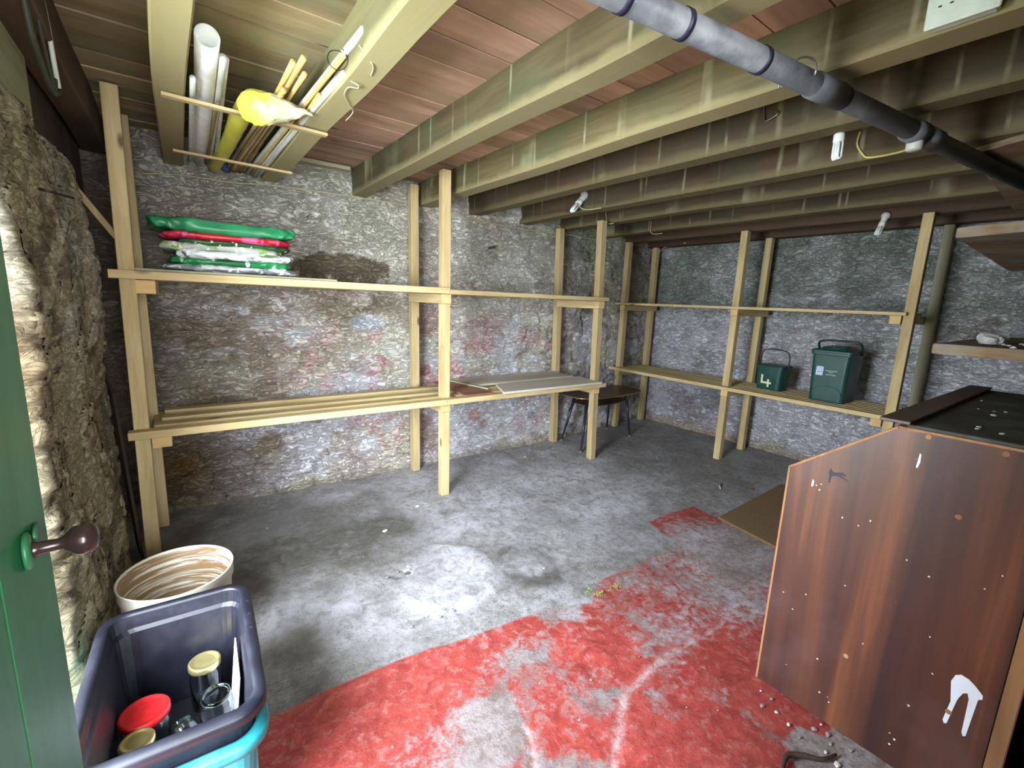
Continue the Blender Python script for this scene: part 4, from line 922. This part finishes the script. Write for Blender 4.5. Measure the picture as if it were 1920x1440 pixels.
bm = bmesh.new(); lathe(bm, [(0, -.052), (.02, -.048), (.038, -.034), (.046, -.010), (.040, .014), (.022, .034), (.014, .045), (.013, .07), (0, .07)], 24, XF((.228, 1.485, 2.335))); gb = empty('globe_bulb', (.228, 1.485, 2.34), 'white round bulb at the top edge beside the first joists', 'light bulb'); obj('glass_globe', bm, bulbm, gb, True)
T('cap', [(.228, 1.485, 2.40), (.228, 1.485, 2.412)], .018, white_pl, gb, 16)

# ------------------------------------------------------------------ cables, hooks, strings
def cable(label, pts, r, mat, cat='cable', name='cable', sp_n=5): return T(name, pts, r, mat, None, 6, sp=sp_n, label=label, cat=cat)
cable('thin cable stapled along the top of the back wall', [(-.10, 3.62, 2.153), (.089, 3.62, 2.18), (.35, 3.62, 2.183), (.62, 3.62, 2.208), (1.04, 3.62, 2.218), (1.54, 3.62, 2.223), (1.92, 3.62, 2.21), (2.36, 3.62, 2.19), (2.75, 3.62, 2.183), (3.126, 3.62, 2.193), (3.35, 3.63, 2.20), (3.82, 3.66, 2.205)], .004, cable_w)
cable('long thin cream cable strung under the far joists to the right', [(4.90, 2.66, 2.335), (4.90, 2.1, 2.345), (4.90, 1.84, 2.340), (4.90, 1.50, 2.338), (4.90, 1.29, 2.315), (4.90, 1.16, 2.35), (4.90, 1.00, 2.343), (4.90, .82, 2.305), (4.90, .60, 2.32)], .004, cable_w)
cable('curled cream cable end in the far corner under the ceiling', [(4.97, 3.70, 2.12), (4.97, 3.69, 2.19), (4.96, 3.60, 2.235), (4.95, 3.42, 2.25), (4.92, 3.30, 2.26)], .005, cable_w)
cable('yellow cable looped below the joist near the soil pipe', [(2.722, .940, 2.369), (2.720, .945, 2.315), (2.718, .915, 2.262), (2.718, .884, 2.240), (2.718, .786, 2.238), (2.718, .703, 2.250), (2.722, .655, 2.252)], .005, cable_y)
cable('bent wire hook hanging from the joist edge', [(2.14, 1.125, 2.41), (2.138, 1.115, 2.35), (2.136, 1.108, 2.318), (2.134, 1.090, 2.316), (2.132, 1.052, 2.330), (2.134, 1.065, 2.345)], .0028, steel, 'hook', 'wire_hook')
cable('pale cable dropping from joist to joist by the last back post', [(3.22, 3.02, 2.34), (3.215, 2.98, 2.23), (3.24, 2.93, 2.225)], .004, cable_w)
cable('thin pale cable drop left of the far shelving', [(3.86, 3.0, 2.33), (3.85, 2.98, 2.215), (3.92, 2.90, 2.215)], .004, cable_w)
cable('short cream tail of cable below the tilted bulb', [(2.66, 2.79, 2.315), (2.66, 2.77, 2.255), (2.68, 2.70, 2.232), (2.70, 2.58, 2.232)], .004, cable_w)
cable('string bow tied under the second joist, lower of the two', [(.552, 1.76, 2.232), (.575, 1.75, 2.222), (.585, 1.79, 2.228), (.556, 1.80, 2.226), (.565, 1.88, 2.228), (.61, 1.97, 2.230), (.640, 2.02, 2.228), (.640, 2.12, 2.222)], .0022, string_m, 'string', 'string_tie', 6)
cable('string tie hanging beside the bound tube ends', [(.520, 1.57, 2.262), (.555, 1.58, 2.236), (.575, 1.60, 2.228), (.592, 1.67, 2.230)], .0022, string_m, 'string', 'string_tie', 6)
T('wire_binding', [(.500+.030*math.cos(a_), 1.72+.02*math.sin(a_*.5), 2.272+.030*math.sin(a_)) for a_ in [i*.5 for i in range(16)]], .0016, iron, None, 5, label='dark wire wound round the tube ends', cat='wire')
cable('dark looped strap hanging at the top left corner', [(-.262, 1.80, 2.40), (-.262, 1.88, 2.21), (-.26, 1.92, 2.145), (-.26, 1.985, 2.115), (-.258, 2.06, 2.085), (-.258, 2.15, 2.09), (-.26, 2.26, 2.14), (-.262, 2.31, 2.22), (-.262, 2.33, 2.30), (-.262, 2.30, 2.40)], .009, cable_k, 'strap', 'strap')
cable('thinner dark cord looping inside the hanging strap', [(-.258, 1.93, 2.39), (-.255, 1.99, 2.24), (-.255, 2.08, 2.13), (-.255, 2.14, 2.10), (-.256, 2.20, 2.20), (-.256, 2.18, 2.36)], .005, cable_k, 'cord', 'cord')
cable('pale green plastic strip hanging inside the dark loop', [(-.255, 2.05, 2.38), (-.253, 2.12, 2.28), (-.253, 2.16, 2.18), (-.253, 2.19, 2.12)], .007, conduit, 'strip', 'strip')
T('wooden_peg', [(2.382, 3.66, 1.972), (2.376, 3.565, 1.975), (2.374, 3.55, 1.975)], [.010, .010, .014], darkwood, None, 8, smooth=False, label='dark wooden peg stuck in the back wall above the shelf', cat='peg')
T('iron_spike', [(-.31, 2.05, 1.78), (-.24, 2.10, 1.77)], .004, iron, None, 6, label='rusty iron spike in the left stone wall', cat='spike')
B('brace_lath', (-.0, 0, 0), (.014, .026, .34), pine[2], bev=.002, M=aim((-.21, 3.01, 1.72), (-.40, 3.16, 2.02)), label='thin lath braced diagonally behind the leftmost post', cat='lath')
bm = bmesh.new(); poly_prism(bm, [(-.275, 3.24, 0), (-.245, 3.06, 0), (-.285, 3.06, .95), (-.325, 3.24, 1.0)], (-.014, .006, 0)); obj('dark_plank', bm, darkwood, None, label='dark damp plank leaning in the left corner behind the stone pier', cat='plank')

# ------------------------------------------------------------------ rough shelf boards at the far right
def rshelf(label, corners, z, th, extra=0):
    bm = bmesh.new(); n = 14; a_, b_, c_, d_ = [Vector((x, y_, z)) for x, y_ in corners]
    top = []
    pts = [a_.lerp(b_, t/n) for t in range(n)]+[b_, c_, d_]
    for i, p in enumerate(pts):
        if 0 < i < n: p += Vector((mn.noise(Vector((i*.9, z*7, 0)))*.022, 0, 0))
    poly_prism(bm, pts, (0, 0, -th)); bmesh.ops.bevel(bm, geom=[e for e in bm.edges], offset=.005, segments=1, affect='EDGES')
    return obj('shelf_board', bm, shelf_old, None, label=label, cat='shelf board', group='rough boards at the far right')
rshelf('rough topmost shelf board jutting in at the upper right below the joists', [(2.86, .56), (2.52, -.07), (4.6, -.07), (4.6, .60)], 2.233, .025)
rshelf('rough middle shelf board with grey chipped end at the right edge', [(2.86, .55), (2.70, -.07), (4.9, -.07), (4.9, .62)], 1.905, .045)
rshelf('rough lowest shelf board with a lump of lime on it', [(2.86, .55), (2.85, -.07), (4.9, -.07), (4.9, .60)], 1.385, .048)
bm = bmesh.new(); bmesh.ops.create_icosphere(bm, subdivisions=3, radius=.05, matrix=Matrix.Translation((3.30, .42, 1.405)) @ Matrix.Diagonal((1.7, 1.1, .62, 1))); rough(bm, .022, 22, 1); obj('lime_lump', bm, lime_chip, None, label='crumbling white lime lump on the lowest right-hand shelf board', cat='rubble')
for i in range(5):
    bm = bmesh.new(); bmesh.ops.create_icosphere(bm, subdivisions=1, radius=.010, matrix=Matrix.Translation((2.93+.13*i, .30+.03*(i % 3), 1.3895)) @ Matrix.Diagonal((1.3, 1, .6, 1))); rough(bm, .006, 50, i); obj('lime_crumb', bm, lime_chip, None, label='small white lime crumb scattered on the lowest right-hand shelf board', cat='rubble', group='lime crumbs on the lowest shelf board')

# ------------------------------------------------------------------ debris on the floor
def chip(x, y_, r, mat, name, label, cat, group=None, seed=0, flat_=.45):
    bm = bmesh.new(); bmesh.ops.create_icosphere(bm, subdivisions=1, radius=r, matrix=Matrix.Translation((x, y_, r*flat_*.6)) @ Matrix.Diagonal((1.3, .9, flat_, 1))); rough(bm, r*.35, 1/r*.6, seed); return obj(name, bm, mat, None, label=label, cat=cat, group=group)
chip(1.315, 2.865, .016, lime_chip, 'plaster_chip', 'white plaster chip on the dark damp floor near the middle post', 'chip', None, 1)
chip(.988, 2.647, .015, lime_chip, 'plaster_chip', 'white plaster chip alone on the dark floor left of the middle post', 'chip', None, 2)
chip(3.855, 1.70, .018, red_lid, 'red_scrap', 'small bright red scrap on the grey floor by the doormat', 'scrap', None, 3)
T('wood_splinter', [(3.60, 1.84, .012), (3.66, 1.88, .012), (3.73, 1.90, .012)], [.004, .007, .003], pine[0], None, 6, label='pale wood splinter on the grey floor', cat='splinter')
T('curved_twig', [(1.50, .44, .012), (1.57, .455, .014), (1.62, .42, .014), (1.66, .38, .012), (1.72, .36, .012)], [.005, .009, .009, .007, .004], darkwood, None, 7, sp=4, label='dark curved twig on the red floor by the cabinet foot', cat='twig')
chip(.925, 2.13, .017, plain('dark_grey_stone', (.10, .10, .12), .8), 'grey_pebble', 'dark grey stone in the broken patch of floor', 'stone', None, 4)
rc = random.Random(9)
for i in range(46):
    x, y_ = (rc.gauss(.93, .05), rc.gauss(2.17, .05)) if i < 14 else ((rc.gauss(.95, .08), rc.gauss(1.74, .03)) if i < 24 else ((rc.uniform(1.68, 1.82), rc.uniform(.2, .62)) if i < 38 else (rc.uniform(2.5, 3.1), rc.uniform(3.3, 3.55))))
    where = 'crumb of concrete in the broken floor patch' if i < 14 else ('crumb of concrete on the rim of the round patch' if i < 24 else ('grit crumb along the foot of the cabinet' if i < 38 else 'lime crumb on the floor along the back wall'))
    chip(x, y_, rc.uniform(.005, .012), lime_chip if i % 2 else grit_m, 'crumb', where, 'rubble', 'loose crumbs: '+where, i+10)
for i in range(60):
    x, y_ = rc.uniform(.35, 2.6), rc.uniform(.5, 3.2)
    chip(x, y_, rc.uniform(.0025, .006), (lime_chip, grit_m, redboard)[i % 3], 'speck', 'tiny loose speck of grit on the bare floor', 'grit', 'specks of grit on the floor', i+70)
ms = [(1.70, 1.43), (1.66, 1.47), (1.80, 1.42)]
vs, fs = [], []
for i in range(90):
    cx_, cy_ = ms[i % 3]; c = Vector((cx_+rc.gauss(0, .02), cy_+rc.gauss(0, .012), .003)); d = Vector((rc.uniform(-1, 1), rc.uniform(-1, 1), 1.6)).normalized()*rc.uniform(.008, .018); s = Vector((rc.uniform(-1, 1), rc.uniform(-1, 1), 0)).normalized()*.002
    n = len(vs); vs += [c-s, c+s, c+d]; fs.append((n, n+1, n+2))
pyobj('moss_tuft', vs, fs, plain('moss', (.30, .36, .05), .9), None, kind='stuff', label='tiny yellow-green moss sprouting at the edge of the red paint', cat='moss')
